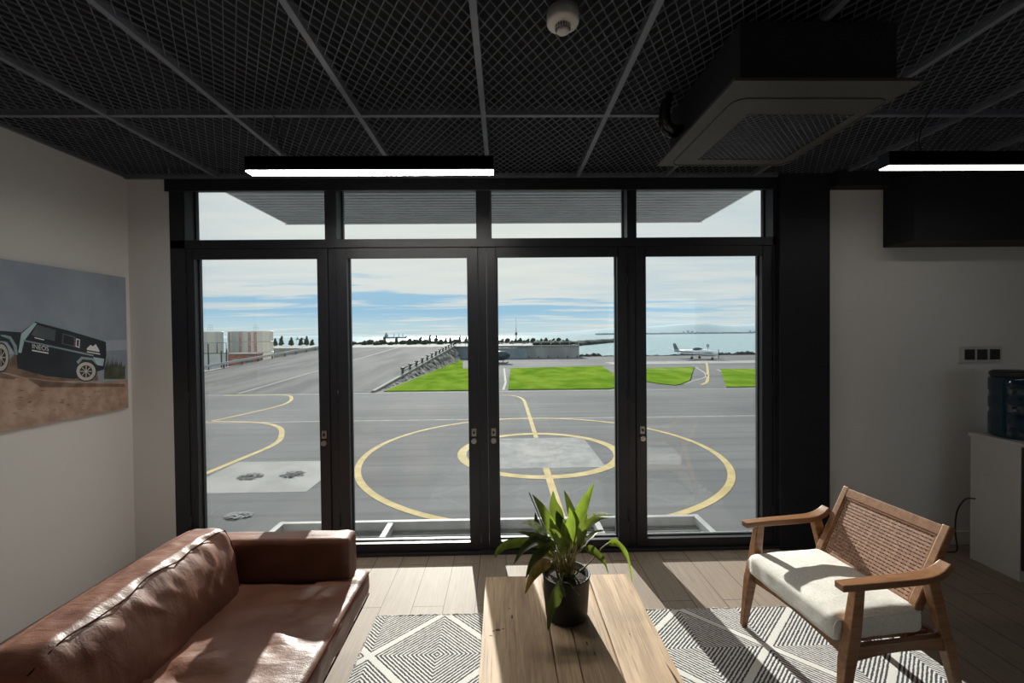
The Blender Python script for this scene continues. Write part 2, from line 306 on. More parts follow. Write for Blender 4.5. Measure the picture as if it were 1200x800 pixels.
# ------------------------------------------------------------------ mesh helpers
class MB:
    def __init__(s): s.bm = bmesh.new(); s.mi = 0
    def _face(s, vs, smooth=False):
        try:
            f = s.bm.faces.new(vs); f.smooth = smooth; f.material_index = s.mi; return f
        except ValueError: return None
    def box(s, x0, x1, y0, y1, z0, z1, bev=0.0, M=None):
        b = bmesh.new(); bmesh.ops.create_cube(b, size=1)
        for v in b.verts: v.co = Vector(((x0+x1)/2 + v.co.x*(x1-x0), (y0+y1)/2 + v.co.y*(y1-y0), (z0+z1)/2 + v.co.z*(z1-z0)))
        if bev: bmesh.ops.bevel(b, geom=b.edges[:], offset=bev, segments=2, affect='EDGES', profile=.6)
        s.join(b, M); return s
    def join(s, b, M=None):
        mp = {}
        for v in b.verts: mp[v] = s.bm.verts.new(M @ v.co if M else v.co)
        for f in b.faces: s._face([mp[v] for v in f.verts], f.smooth)
        b.free()
    def tube(s, pts, rad, seg=8, smooth=True, closed=True):
        pts = [Vector(p) for p in pts]; n = len(pts); rad = rad if isinstance(rad, (list, tuple)) else [rad]*n
        prev = None; rings = []
        for i, p in enumerate(pts):
            d = (pts[min(i+1, n-1)] - pts[max(i-1, 0)]).normalized()
            if prev is None: a = d.orthogonal().normalized()
            else: a = (prev - d*prev.dot(d)).normalized()
            prev = a; b = d.cross(a)
            rings.append([s.bm.verts.new(p + (a*math.cos(2*math.pi*j/seg) + b*math.sin(2*math.pi*j/seg))*rad[i]) for j in range(seg)])
        for r0, r1 in zip(rings, rings[1:]):
            for j in range(seg): s._face((r0[j], r0[(j+1) % seg], r1[(j+1) % seg], r1[j]), smooth)
        if closed: s._face(rings[0][::-1]); s._face(rings[-1])
        return s
    def sweep(s, pts, wid, thk, side):     # rectangular section swept along pts; side = sideways unit vector
        pts = [Vector(p) for p in pts]; n = len(pts); side = Vector(side).normalized()
        wid = wid if isinstance(wid, (list, tuple)) else [wid]*n; thk = thk if isinstance(thk, (list, tuple)) else [thk]*n
        b = bmesh.new(); rings = []
        for i, p in enumerate(pts):
            d = (pts[min(i+1, n-1)] - pts[max(i-1, 0)]).normalized(); u = d.cross(side).normalized(); sd = u.cross(d).normalized()
            rings.append([b.verts.new(p + sd*(a*wid[i]/2) + u*(c*thk[i]/2)) for a, c in ((-1, -1), (1, -1), (1, 1), (-1, 1))])
        for r0, r1 in zip(rings, rings[1:]):
            for j in range(4): b.faces.new((r0[j], r0[(j+1) % 4], r1[(j+1) % 4], r1[j]))
        b.faces.new(rings[0][::-1]); b.faces.new(rings[-1])
        bmesh.ops.recalc_face_normals(b, faces=b.faces[:])
        e = [e for e in b.edges if len(e.link_faces) == 2 and e.calc_face_angle(0) > .5]
        mn = min(min(wid), min(thk))
        bmesh.ops.bevel(b, geom=e, offset=mn*.16, segments=2, affect='EDGES', profile=.6)
        s.join(b); return s
    def lathe(s, prof, c=(0, 0, 0), seg=32, smooth=True):
        rings = []
        for r, z in prof: rings.append([s.bm.verts.new((c[0]+r*math.cos(2*math.pi*j/seg), c[1]+r*math.sin(2*math.pi*j/seg), c[2]+z)) for j in range(seg)])
        for r0, r1 in zip(rings, rings[1:]):
            for j in range(seg): s._face((r0[j], r0[(j+1) % seg], r1[(j+1) % seg], r1[j]), smooth)
        s._face(rings[0][::-1]); s._face(rings[-1]); return s
    def poly(s, pts): s._face([s.bm.verts.new(Vector(p)) for p in pts]); return s
    def prism(s, pts, off):
        off = Vector(off); a = [s.bm.verts.new(Vector(p)) for p in pts]; b = [s.bm.verts.new(Vector(p)+off) for p in pts]; n = len(a)
        s._face(a[::-1]); s._face(b)
        for i in range(n): s._face((a[i], a[(i+1) % n], b[(i+1) % n], b[i]))
        return s
    def ribbon(s, pts, w, z):
        pts = [Vector((p[0], p[1], 0)) for p in pts]; n = len(pts); prev = None
        for i, p in enumerate(pts):
            d = (pts[min(i+1, n-1)] - pts[max(i-1, 0)]).normalized(); q = Vector((-d.y, d.x, 0))*w/2
            cur = (s.bm.verts.new((p.x+q.x, p.y+q.y, z)), s.bm.verts.new((p.x-q.x, p.y-q.y, z)))
            if prev: s._face((prev[1], cur[1], cur[0], prev[0]))
            prev = cur
        return s
    def ring(s, cx, cy, r0, r1, z, seg=128):
        a = [(math.cos(2*math.pi*j/seg), math.sin(2*math.pi*j/seg)) for j in range(seg)]
        i = [s.bm.verts.new((cx+r0*c, cy+r0*d, z)) for c, d in a]; o = [s.bm.verts.new((cx+r1*c, cy+r1*d, z)) for c, d in a]
        for j in range(seg): s._face((i[j], o[j], o[(j+1) % seg], i[(j+1) % seg]))
        return s
    def blob(s, c, r, sub=2, rough=.25, fr=1.5, seed=0):
        b = bmesh.new(); bmesh.ops.create_icosphere(b, subdivisions=sub, radius=1)
        for v in b.verts:
            k = 1 + rough*noise.noise(v.co*fr + Vector((seed*3.7, seed*1.3, seed)))*1.6
            v.co = Vector((v.co.x*r[0]*k, v.co.y*r[1]*k, v.co.z*r[2]*k)) + Vector(c)
        for f in b.faces: f.smooth = True
        s.join(b); return s
    def build(s, name, mats, parent=None, recalc=True, loc=None):
        if recalc: bmesh.ops.recalc_face_normals(s.bm, faces=s.bm.faces[:])
        me = bpy.data.meshes.new(name); s.bm.to_mesh(me); s.bm.free()
        for m in (mats if isinstance(mats, (list, tuple)) else [mats]): me.materials.append(MATS[m])
        o = bpy.data.objects.new(name, me); C.objects.link(o)
        if parent: o.parent = parent; 
        if loc: o.location = loc
        return o
def spline(pts, k=8):
    pts = [Vector(p) if len(p) == 3 else Vector((p[0], p[1], 0)) for p in pts]; out = []
    P = [pts[0]*2 - pts[1]] + pts + [pts[-1]*2 - pts[-2]]
    for i in range(1, len(P)-2):
        for j in range(k):
            t = j/k; a, b, c, d = P[i-1], P[i], P[i+1], P[i+2]
            out.append(.5*((2*b) + (c-a)*t + (2*a-5*b+4*c-d)*t*t + (3*b-a-3*c+d)*t**3))
    out.append(pts[-1]); return out
def tag(o, label=None, cat=None, group=None, kind=None):
    for k, v in (('label', label), ('category', cat), ('group', group), ('kind', kind)):
        if v: o[k] = v
    return o
def empty(name, loc=(0, 0, 0), rz=0, **kw):
    o = bpy.data.objects.new(name, None); C.objects.link(o); o.location = loc; o.rotation_euler = (0, 0, rz); o.empty_display_size = .1
    return tag(o, **kw)
def struct(o, label=None): return tag(o, label=label, kind='structure')
def copy_tree(o, parent=None):
    c = o.copy(); C.objects.link(c)
    if parent: c.parent = parent
    for ch in [x for x in bpy.data.objects if x.parent == o]: copy_tree(ch, c)
    return c
def cushion(hx, hy, hz, r, puff=(0, 0), cuts=22, wr=0.0, wf=(1, 1, 1), seed=0, shape=None):
    b = bmesh.new(); bmesh.ops.create_cube(b, size=2); bmesh.ops.subdivide_edges(b, edges=b.edges[:], cuts=cuts, use_grid_fill=True)
    h = Vector((hx, hy, hz))
    for v in b.verts:
        u = v.co.copy(); p = Vector((u.x*hx, u.y*hy, u.z*hz))
        q = Vector([max(-(h[i]-r), min(h[i]-r, p[i])) for i in range(3)]); d = p-q
        if d.length > 1e-9:
            m = max(abs(d.x), abs(d.y), abs(d.z)); p = q + d.normalized()*m
        p.z += (puff[0] if u.z > 0 else -puff[1])*(1-u.x**2)*(1-u.y**2)*abs(u.z)
        v.co = p
    b.normal_update()
    if wr:
        off = []
        for v in b.verts:
            q = Vector((v.co.x*wf[0], v.co.y*wf[1], v.co.z*wf[2])) + Vector((seed, seed*2.1, 0))
            off.append(v.normal*wr*(noise.fractal(q, 1.0, 2.0, 4) + .5*(1-2*abs(noise.noise(q*2.3)))))
        for v, d in zip(b.verts, off): v.co += d
    if shape:
        for v in b.verts: v.co = shape(v.co)
    for f in b.faces: f.smooth = True
    return b

# ------------------------------------------------------------------ room shell
FZ = -.015; CEIL = 2.726; XL, XR, YB, YW = -2.672, 5.0, -3.4, 3.10
struct(MB().box(XL-.2, XR+.2, YB-.2, 3.27, -.35, FZ).build('floor', 'floor_boards'), 'grey brown oak plank floor')
struct(MB().box(XL-.2, XL, YB-.2, 3.27, FZ, 3.1).build('wall_left', 'wall_paint'))
struct(MB().box(XL, -2.38, YW, 3.27, FZ, 3.1).build('wall_front', 'wall_paint'))
w = MB(); w.box(2.38, XR, YW, 3.27, FZ, 3.1)
struct(w.build('wall_front_right', 'wall_paint'))
struct(MB().box(XR, XR+.2, YB-.2, 3.27, FZ, 3.1).build('wall_right', 'wall_paint'))
w = MB(); w.box(XL, XR, YB-.2, YB, FZ, .7); w.box(XL, XR, YB-.2, YB, 2.4, 3.1); w.box(XL, -2.2, YB-.2, YB, .7, 2.4); w.box(4.5, XR, YB-.2, YB, .7, 2.4); w.box(-2.2, 2.4, YB-.2, YB, .7, 2.4)  # unseen behind the camera; opening on the right added to let sky light in
struct(w.build('wall_back', 'wall_paint'))
struct(MB().box(2.38, XR, 3.085, YW, FZ, .085, .003).build('baseboard_right', 'wall_paint'))
struct(MB().box(2.01, 2.38, 3.06, 3.27, FZ, 3.1, .004).build('column_black', 'black_panel'), 'black panelled column beside the glazed doors')
struct(MB().box(2.38, XR, 3.0, YW, 2.622, CEIL).build('trim_1', 'bulkhead_black'))
struct(MB().box(2.805, XR, 2.86, YW, 2.198, 2.66, .004).build('trim_2', 'bulkhead_black'), 'black boxed bulkhead over the white wall')

# ceiling: black void, T rails and expanded-metal tiles
ceil = struct(MB().box(XL-.2, XR+.2, YB-.2, 3.27, 2.80, 3.1).build('ceiling', 'ceiling_void'), 'black ceiling of diamond mesh tiles in a grid')
XS = [XL] + [-2.02 + .642*k for k in range(11)] + [XR]
YS = [3.10, 2.236, .952, -.332, -1.616, YB]
rl = MB()
for q in ((XL, XL+.004, YB, 3.10), (XR-.004, XR, YB, 3.10), (XL, -2.38, 3.094, 3.10), (2.38, XR, 3.0-.004, 3.0), (XL, XR, YB, YB+.004)): rl.box(q[0], q[1], q[2], q[3], CEIL+.003, 2.80)
rl.build('void_lining', 'ceiling_void', ceil)
rl = MB()
for x in XS[1:-1]: rl.box(x-.013, x+.013, YB, 3.10, CEIL-.008, CEIL+.03)
rl.build('grid_rail', 'rail_metal', ceil)
rl = MB()
for y in YS[1:-1]: rl.box(XL, XR, y-.012, y+.012, CEIL-.005, CEIL+.028)
rl.build('cross_rail', 'rail_metal', ceil)
rl = MB(); rl.box(XL, XR, 3.075, 3.10, CEIL-.012, CEIL+.02); rl.box(XL, XL+.02, YB, 3.075, CEIL-.006, CEIL+.02)
rl.build('edge_rail', 'rail_metal', ceil)
def fins(x0, x1, y0, y1, px=.047, py=.074, t=.0024, h=.006):
    mb = MB(); sl = py/px
    for sg in (1, -1):
        k0 = -int((y1-y0)/py) - 2; k1 = int((x1-x0)/px) + int((y1-y0)/py) + 3
        for k in range(k0, k1):
            xa = x0 + k*px; pts = []                      # line: x = xa + sg*(y-y0)/sl
            ya, yb = y0, y1
            lo = (x0-xa)*sl*sg; hi = (x1-xa)*sl*sg
            if lo > hi: lo, hi = hi, lo
            a, b = max(0, lo), min(y1-y0, hi)
            if b - a < .01: continue
            p = Vector((xa+sg*a/sl, y0+a, 0)); q = Vector((xa+sg*b/sl, y0+b, 0)); d = (q-p).normalized(); n = Vector((-d.y, d.x, 0))*t/2
            z0, z1 = CEIL+.004, CEIL+.004+h
            vs = [mb.bm.verts.new(v) for v in (p+n+Vector((0, 0, z0)), p-n+Vector((0, 0, z0)), q-n+Vector((0, 0, z0)), q+n+Vector((0, 0, z0)), p+n+Vector((0, 0, z1)), p-n+Vector((0, 0, z1)), q-n+Vector((0, 0, z1)), q+n+Vector((0, 0, z1)))]
            for f in ((0, 3, 2, 1), (0, 1, 5, 4), (2, 3, 7, 6), (1, 2, 6, 5), (3, 0, 4, 7)): mb._face([vs[i] for i in f])
    return mb
for yi in (0, 1):
    for xi in range(len(XS)-1):
        fins(XS[xi]+.012, XS[xi+1]-.012, YS[yi+1]+.012, YS[yi]-.012).build('mesh_tile', 'mesh_metal', ceil, recalc=False)
for yi in (2, 3, 4):
    fins(XL+.02, XR-.02, YS[yi+1]+.012, YS[yi]-.012, .094, .148).build('mesh_tile', 'mesh_metal', ceil, recalc=False)

# glazed wall: main frame, four transom windows, four doors
fr = MB()
fr.box(-2.40, 2.01, 3.085, 3.112, 2.628, CEIL-.012, .004); fr.box(-2.38, 2.01, 3.11, 3.25, 2.672, CEIL-.01); fr.box(-2.38, 2.01, 3.11, 3.25, CEIL-.012, 3.1)   # head
fr.box(-2.38, -2.272, 3.10, 3.25, FZ, 2.68, .003); fr.box(1.985, 2.01, 3.10, 3.25, FZ, 2.68)
fr.box(-2.38, 2.01, 3.10, 3.25, 2.222, 2.284, .003)                         # transom bar
for a, b in ((-1.28, -1.195), (-.19, -.091), (.909, .978)): fr.box(a, b, 3.10, 3.25, 2.28, 2.68, .003)
for xm in (-1.236, -.152, .940): fr.box(xm-.028, xm+.028, 3.118, 3.25, FZ, 2.225)
fr.box(-2.38, 2.01, 3.075, 3.19, FZ, .006, .003)                            # threshold
struct(fr.build('trim_3', 'frame_black'), 'black aluminium main frame of the glazed wall')
for i, (a, b) in enumerate(((-2.272, -1.28), (-1.195, -.19), (-.091, .909), (.978, 1.985))):
    wn = struct(empty(f'window_{i+1}', ((a+b)/2, 3.22, 2.29)), 'narrow transom window above a glazed door')
    f = MB()
    for q in ((a, b, 2.284, 2.292), (a, b, 2.666, 2.674), (a, a+.008, 2.29, 2.67), (b-.008, b, 2.29, 2.67)): f.box(q[0], q[1], 3.205, 3.235, q[2], q[3])
    o = f.build('glazing_bead', 'frame_black', wn); o.matrix_parent_inverse = Matrix.Translation(-wn.location)
    o = MB().box(a+.005, b-.005, 3.216, 3.224, 2.288, 2.670).build('pane', 'glass', wn); o.matrix_parent_inverse = Matrix.Translation(-wn.location)
DOORS = [(-2.272, -2.215, -1.341, -1.264, 1), (-1.208, -1.128, -.258, -.180, 1), (-.124, -.047, .834, .912, -1), (.968, 1.046, 1.905, 1.985, -1)]
for i, (a, ga, gb, b, side) in enumerate(DOORS):
    dr = struct(empty(f'door_{i+1}', ((a+b)/2, 3.14, .008)), 'tall glazed door in a slim black frame'); inv = Matrix.Translation(-dr.location)
    f = MB(); a2, b2 = a+.004, b-.004
    f.box(a2, ga, 3.103, 3.19, .01, 2.218, .003); f.box(gb, b2, 3.103, 3.19, .01, 2.218, .003)
    f.box(ga-.01, gb+.01, 3.103, 3.19, .01, .068); f.box(ga-.01, gb+.01, 3.103, 3.125, 2.146, 2.218); f.box(ga-.01, gb+.01, 3.125, 3.19, 2.17, 2.218)
    o = f.build('leaf_frame', 'frame_black', dr); o.matrix_parent_inverse = inv
    f = MB(); f.box(ga-.004, gb+.004, 3.158, 3.166, .064, 2.175)
    o = f.build('pane', 'glass', dr); o.matrix_parent_inverse = inv
    f = MB(); t = .008
    for q in ((ga, gb, .068, .068+t), (ga, gb, 2.164, 2.172), (ga, ga+t, .07, 2.168), (gb-t, gb, .07, 2.168)): f.box(q[0], q[1], 3.15, 3.174, q[2], q[3])
    o = f.build('gasket', 'frame_black', dr); o.matrix_parent_inverse = inv
    lx = (gb+.034) if side > 0 else (ga-.034); zz = .858
    f = MB(); f.box(lx-.017, lx+.017, 3.095, 3.104, zz-.012, zz+.045, .003)
    o = f.build('lock_plate', 'lock_metal', dr); o.matrix_parent_inverse = inv
    f = MB(); f.tube([(lx, 3.104, zz-.045), (lx, 3.082, zz-.045)], .019, 18); f.tube([(lx, 3.084, zz-.045), (lx, 3.076, zz-.045)], .009, 12)
    o = f.build('lock_knob', 'lock_metal', dr); o.matrix_parent_inverse = inv
    f = MB(); f.tube([(lx, 3.096, zz+.017), (lx, 3.088, zz+.017)], .008, 12); f.box(lx-.003, lx+.003, 3.086, 3.09, zz+.005, zz+.029)
    o = f.build('thumb_turn', 'frame_black', dr); o.matrix_parent_inverse = inv
    hx_ = a+.005 if side > 0 else b-.005
    for hz in (.25, 1.15, 2.0):
        o = MB().tube([(hx_, 3.098, hz-.045), (hx_, 3.098, hz+.045)], .006, 8).build('hinge', 'frame_black', dr); o.matrix_parent_inverse = inv

# ------------------------------------------------------------------ outside, near: sill, steel platform, canopy
struct(MB().box(-2.38, 2.01, 3.192, 3.295, -.06, .021, .003).build('sill_1', 'sill_white'), 'white outer sill below the glazed doors')
pl = empty('steel_platform', (-.14, 3.5, -.10), label='grey steel channel platform with slatted floor outside the doors', cat='platform'); inv = Matrix.Translation(-pl.location)
f = MB(); f.box(-1.92, 1.66, 3.672, 3.715, -.14, -.02, .004)
f.box(-1.96, -1.91, 3.36, 3.72, -.14, -.02, .004); f.box(1.65, 1.70, 3.36, 3.72, -.14, -.02, .004)
o = f.build('channel_frame', 'balcony_steel', pl); o.matrix_parent_inverse = inv
for xm in (-.99, -.10, .78):
    o = MB().box(xm-.025, xm+.025, 3.40, 3.66, -.10, -.022, .003).build('cross_member', 'balcony_steel', pl); o.matrix_parent_inverse = inv
for k in range(6):
    y = 3.425 + k*.042
    o = MB().box(-1.91, 1.65, y-.011, y+.011, -.115, -.085).build('slat', 'balcony_steel' if k == 3 else 'post_dark', pl); o.matrix_parent_inverse = inv
o = MB().box(-1.95, 1.69, 3.37, 3.71, -.36, -.30).build('underfloor', 'balcony_dark', pl); o.matrix_parent_inverse = inv
struct(MB().box(XL-.2, XR+.2, 3.28, 3.35, -3.42, -.36).build('wall_outside', 'wall_concrete'))
cn = empty('canopy', (0, 3.3, 2.9), label='grey ribbed roof canopy overhanging the glazed wall outside', cat='canopy', kind='structure'); inv = Matrix.Translation(-cn.location)
f = MB(); f.box(-2.52, 2.36, 3.27, 5.06, 2.925, 3.06)
o = f.build('roof_deck', 'canopy_gap', cn); o.matrix_parent_inverse = inv
f = MB(); y = 3.28
while y < 5.03: f.box(-2.50, 2.34, y, y+.062, 2.90, 2.926); y += .085
o = f.build('soffit_slats', 'canopy_slat', cn); o.matrix_parent_inverse = inv
f = MB(); f.box(-2.54, 2.38, 5.04, 5.06, 2.898, 3.09, .004); f.box(-2.515, -2.50, 3.27, 5.06, 2.90, 3.09); f.box(2.34, 2.355, 3.27, 5.06, 2.90, 3.09)
o = f.build('fascia', 'sill_white', cn); o.matrix_parent_inverse = inv

# ------------------------------------------------------------------ outside, apron
G = -3.42
tar = struct(MB().box(-38, 160, 3.35, 95.5, G-.6, G).build('ground', 'asphalt'), 'grey helicopter apron tarmac')
def mark(name, mb, m='paint_yellow'):
    o = mb.build(name, m, tar); o['kind'] = 'structure'; return o
Z1, Z2 = G+.004, G+.008
RC = (1.47, 18.15)
mark('pad_slab', MB().box(-.78, 3.80, 15.9, 20.55, G-.1, Z1), 'concrete_pad')
mark('pad_slab', MB().box(-10.75, -6.45, 13.85, 17.3, G-.1, Z1), 'concrete_light')
mark('painted_ring', MB().ring(*RC, 3.10, 3.48, Z2))
mark('painted_ring', MB().ring(*RC, 7.20, 7.45, Z2, 160))
mark('painted_line', MB().ribbon([(1.53, 11.0), (1.53, 15.88)], .24, Z2+.003))
mark('painted_line', MB().ribbon([(1.53, 20.57), (1.53, 29)] + [tuple(p) for p in spline([(1.53, 29.2, 0), (1.42, 33.2, 0), (.6, 35.2, 0), (-1.2, 35.5, 0)])], .22, Z2+.003))
mark('painted_line', MB().ribbon([tuple(p) for p in spline([(-24.5, 37.5), (-21.6, 37.45), (-18.9, 37.2), (-17.5, 35.3), (-16.7, 33.2), (-16.5, 31.4), (-16.9, 29), (-17.7, 25.8)])], .26, Z2))
mark('painted_line', MB().ribbon([tuple(p) for p in spline([(-19.0, 25.2), (-17.7, 25.8), (-14.7, 25.4), (-12.7, 24.05), (-11.4, 21.9), (-10.8, 20.0), (-10.95, 17.4), (-11.2, 14.5)])], .26, Z2))
mark('edge_line', MB().ribbon([(-38, 38.0), (60, 37.6)], .22, Z1), 'paint_white')
mark('edge_line', MB().ribbon([(-17.7, 25.45), (30, 25.3)], .16, Z1), 'paint_white')
mark('edge_line', MB().ribbon([(22.2, 38.6), (26.5, 35.4)], .18, Z1), 'paint_white')
mark('edge_line', MB().ribbon([(.0, 64.5), (.15, 45), (-.1, 38.9)], .22, Z2), 'paint_white')
mark('edge_line', MB().ribbon([tuple(p) for p in spline([(28.4, 62.5), (24, 50), (19.7, 44.2), (17.5, 41.5)])], .22, Z2), 'paint_white')
mark('edge_line', MB().ribbon([tuple(p) for p in spline([(29.3, 58), (26, 48), (22.6, 40.6), (20.5, 39.2)])], .22, Z2), 'paint_white')
mark('edge_line', MB().ribbon([tuple(p) for p in spline([(35.2, 73.3), (28, 58), (21.4, 44.4), (19.2, 41)])], .3, Z2), 'paint_yellow')
mark('apron_strip', MB().box(18, 70, 70, 76, G-.1, Z1), 'concrete_light')
rnd = random.Random(21)
for (sx, sy, a, b, m) in ((-9.2, 15.45, .48, .34, 'asphalt'), (-7.75, 15.6, .46, .34, 'asphalt'), (-7.5, 12.05, .36, .24, 'concrete_pad')):
    f = MB()
    for k in range(110):
        an = rnd.uniform(0, 6.283); q = rnd.random()**.6; cx_, cy_ = sx+a*q*math.cos(an), sy+b*q*math.sin(an); w_ = rnd.uniform(.02, .075)
        f.poly([(cx_+w_*math.cos(g), cy_+w_*.7*math.sin(g), Z2+.0004*k) for g in (0, 1.1, 2.2, 3.2, 4.3, 5.3)])
    mark('oil_stain', f, m)
def lawn(pts, label):
    mb = MB(); mb.prism([(x, y, G-.05) for x, y in pts], (0, 0, .13)); o = mb.build('lawn', 'grass_blades')
    tag(o, label, 'grass', 'mown lawns on the apron', 'stuff')
lawn([(-10.9, 38.8), (-3.2, 38.6), (-1.0, 38.6), (-1.0, 64), (-6.3, 64.5), (-8.4, 87), (-8.7, 87)], 'green lawn below the rubble bank left of the mullion')
lawn([(.35, 38.75), (9.6, 38.5), (11.2, 40.5), (13.3, 49.5), (15.2, 66.3), (.95, 63.6)], 'largest green lawn straight beyond the helipad rings')
lawn([(13.9, 47.2), (15.4, 41.9), (16.4, 40.6), (17.4, 41.4), (19.6, 44.5), (28.1, 62.4), (18.9, 60.4)], 'green lawn with a rounded corner left of the taxiway')
lawn([(20.4, 38.7), (48, 38.3), (58, 55.5), (29.7, 57.8)], 'green lawn at the far right beyond the taxiway')

# embankment: ramp rising away, plateau, rubble bank, retaining wall
f = MB(); E0, E1, EZ = 38.3, 93.0, -.72
f.prism([(-38, E0, G-.5), (-11.5, E0, G-.5), (-11.5, E0, G+.01), (-38, E0, G+.01)], (0, .01, 0))
a = [(-38, E0, G-.5), (-11.6, E0, G-.5), (-10.6, E1, G-.5), (-38, E1, G-.5)]; b = [(-38, E0, G+.015), (-11.6, E0, G+.015), (-10.6, E1, EZ), (-38, E1, EZ)]
va = [f.bm.verts.new(p) for p in a]; vb = [f.bm.verts.new(p) for p in b]
f._face(va[::-1]); f._face(vb)
for i in range(4): f._face((va[i], va[(i+1) % 4], vb[(i+1) % 4], vb[i]))
struct(f.build('terrain_ramp', 'ramp_tarmac'), 'paved ramp rising towards the sea')
f = MB(); f.poly([(-23.9, 38.4, G+.03), (-23.65, 38.4, G+.03), (-22.4, E1, EZ+.03), (-22.7, E1, EZ+.03)]); mark('edge_line', f, 'paint_white')
def ramp_z(y): return G + (EZ-G)*max(0, min(1, (y-E0)/(E1-E0)))
struct(MB().box(-60, 16.4, E1, 130, -7.5, EZ).build('terrain_plateau', 'concrete_light'), 'flat concrete top of the sea embankment')
f = MB()
f.prism([(-39.6, 40, G), (-37.2, 40, G+.12), (-37.2, E1, EZ+.06), (-39.6, E1, EZ-.5)], (-.4, 0, -.4))
struct(f.build('terrain_verge', 'sand'), 'sandy verge along the ramp')
struct(MB().box(-260, -38.0, 3.35, 130, -7.5, -3.3).build('terrain_yard', 'sand'), 'sandy yard around the storage tanks')
# rubble bank: lumpy wedge along the ramp's right side
b = bmesh.new(); NU, NV = 120, 7
gv = []
for i in range(NU+1):
    u = i/NU; y = E0+.6 + (E1-E0-2.6)*u; zt = ramp_z(y)-.05; row = []
    for j in range(NV+1):
        v = j/NV; x = (-11.55+.95*u) + v*(.25+1.75*u); z = zt + (G-.02-zt)*v
        q = Vector((x*1.2, y*.9, z*1.2)); k = .38*u**.5*noise.noise(q)*math.sin(math.pi*min(1, v+.15))
        row.append(b.verts.new((x+k, y, z+abs(k)*.6)))
    gv.append(row)
for i in range(NU):
    for j in range(NV): b.faces.new((gv[i][j], gv[i][j+1], gv[i+1][j+1], gv[i+1][j]))
f = MB(); f.join(b); o = f.build('rubble_bank', 'rubble', recalc=True)
tag(o, 'grey rubble slope between the ramp and the lawn', 'rubble', kind='stuff')
f = MB(); f.sweep([(-11.75, E0, G+.06), (-10.75, E1, EZ+.10)], .34, .22, (1, 0, 0))
tag(f.build('kerb', 'concrete_light'), 'pale concrete kerb climbing the ramp edge', 'kerb', kind='structure')
gr = empty('guard_rail', (-11.3, 60, ramp_z(60)), label='dark post and rail barrier climbing the ramp edge', cat='barrier'); inv = Matrix.Translation(-gr.location)
pp = []
for k in range(13):
    u = k/12; y = 49.5 + (E1-49.5)*u; x = -11.95 + 1.0*(y-E0)/(E1-E0); z = ramp_z(y); pp.append((x, y, z))
    f = MB(); f.box(x-.12, x+.12, y-.09, y+.09, z, z+.72); f.box(x-.22, x+.22, y-.14, y+.14, z+.62, z+.86, .03)
    o = f.build('post', 'post_dark', gr); o.matrix_parent_inverse = inv
for dz in (.35, .70):
    o = MB().tube([(p[0], p[1], p[2]+dz) for p in pp], .05, 6).build('rail', 'post_dark', gr); o.matrix_parent_inverse = inv
cb = empty('crash_barrier', (-37.6, 60, ramp_z(60)), label='galvanised crash barrier along the left verge by the tanks', cat='barrier'); inv = Matrix.Translation(-cb.location)
bp = []
for k in range(14):
    y = 42 + k*4; z = ramp_z(y)+.05; bp.append((-37.7, y, z))
    o = MB().box(-37.78, -37.62, y-.08, y+.08, z-.1, z+.75).build('post', 'post_dark', cb); o.matrix_parent_inverse = inv
f = MB(); f.sweep([(-37.5, p[1], p[2]+.62) for p in bp], .10, .34, (1, 0, 0)); o = f.build('beam', 'galv_steel', cb); o.matrix_parent_inverse = inv
# retaining wall
rw = empty('retaining_wall', (3, 94, G), label='grey sea wall behind the helicopter and central lawn', cat='wall'); inv = Matrix.Translation(-rw.location)
o = MB().box(-10.4, 5.2, 92.6, 93.2, G, EZ-.25).build('blue_panel', 'wall_blue', rw); o.matrix_parent_inverse = inv
o = MB().box(5.2, 16.4, 92.4, 93.2, G, EZ-.25).build('concrete_panel', 'wall_concrete', rw); o.matrix_parent_inverse = inv
o = MB().box(-10.4, 16.5, 92.3, 93.4, EZ-.25, EZ+.02).build('coping', 'concrete_light', rw); o.matrix_parent_inverse = inv
f = MB()
f.tube([(-10.4, 92.6, EZ+.7), (16.4, 92.6, EZ+.7)], .045, 6)
for k in range(14): f.box(-10.4+k*2.06-.04, -10.4+k*2.06+.04, 92.56, 92.64, EZ, EZ+.72)
o = f.build('handrail', 'galv_steel', rw); o.matrix_parent_inverse = inv
for k in range(6):
    o = MB().box(5.3+k*2.1, 5.55+k*2.1, 92.2, 92.42, G, G+.35).build('bollard', 'post_dark', rw); o.matrix_parent_inverse = inv
for k, (x0, x1) in enumerate(((7.0, 16.0),)):
    f = MB(); n = 26
    for i in range(n): f.blob((x0+(x1-x0)*i/n, 96+random.uniform(-1, 1), EZ+.35), (.6, .8, random.uniform(.45, .75)), 1, .4, 2, i)
    tag(f.build('hedge', 'bush_green'), 'low dark hedge along the top of the sea wall', 'hedge', kind='stuff')
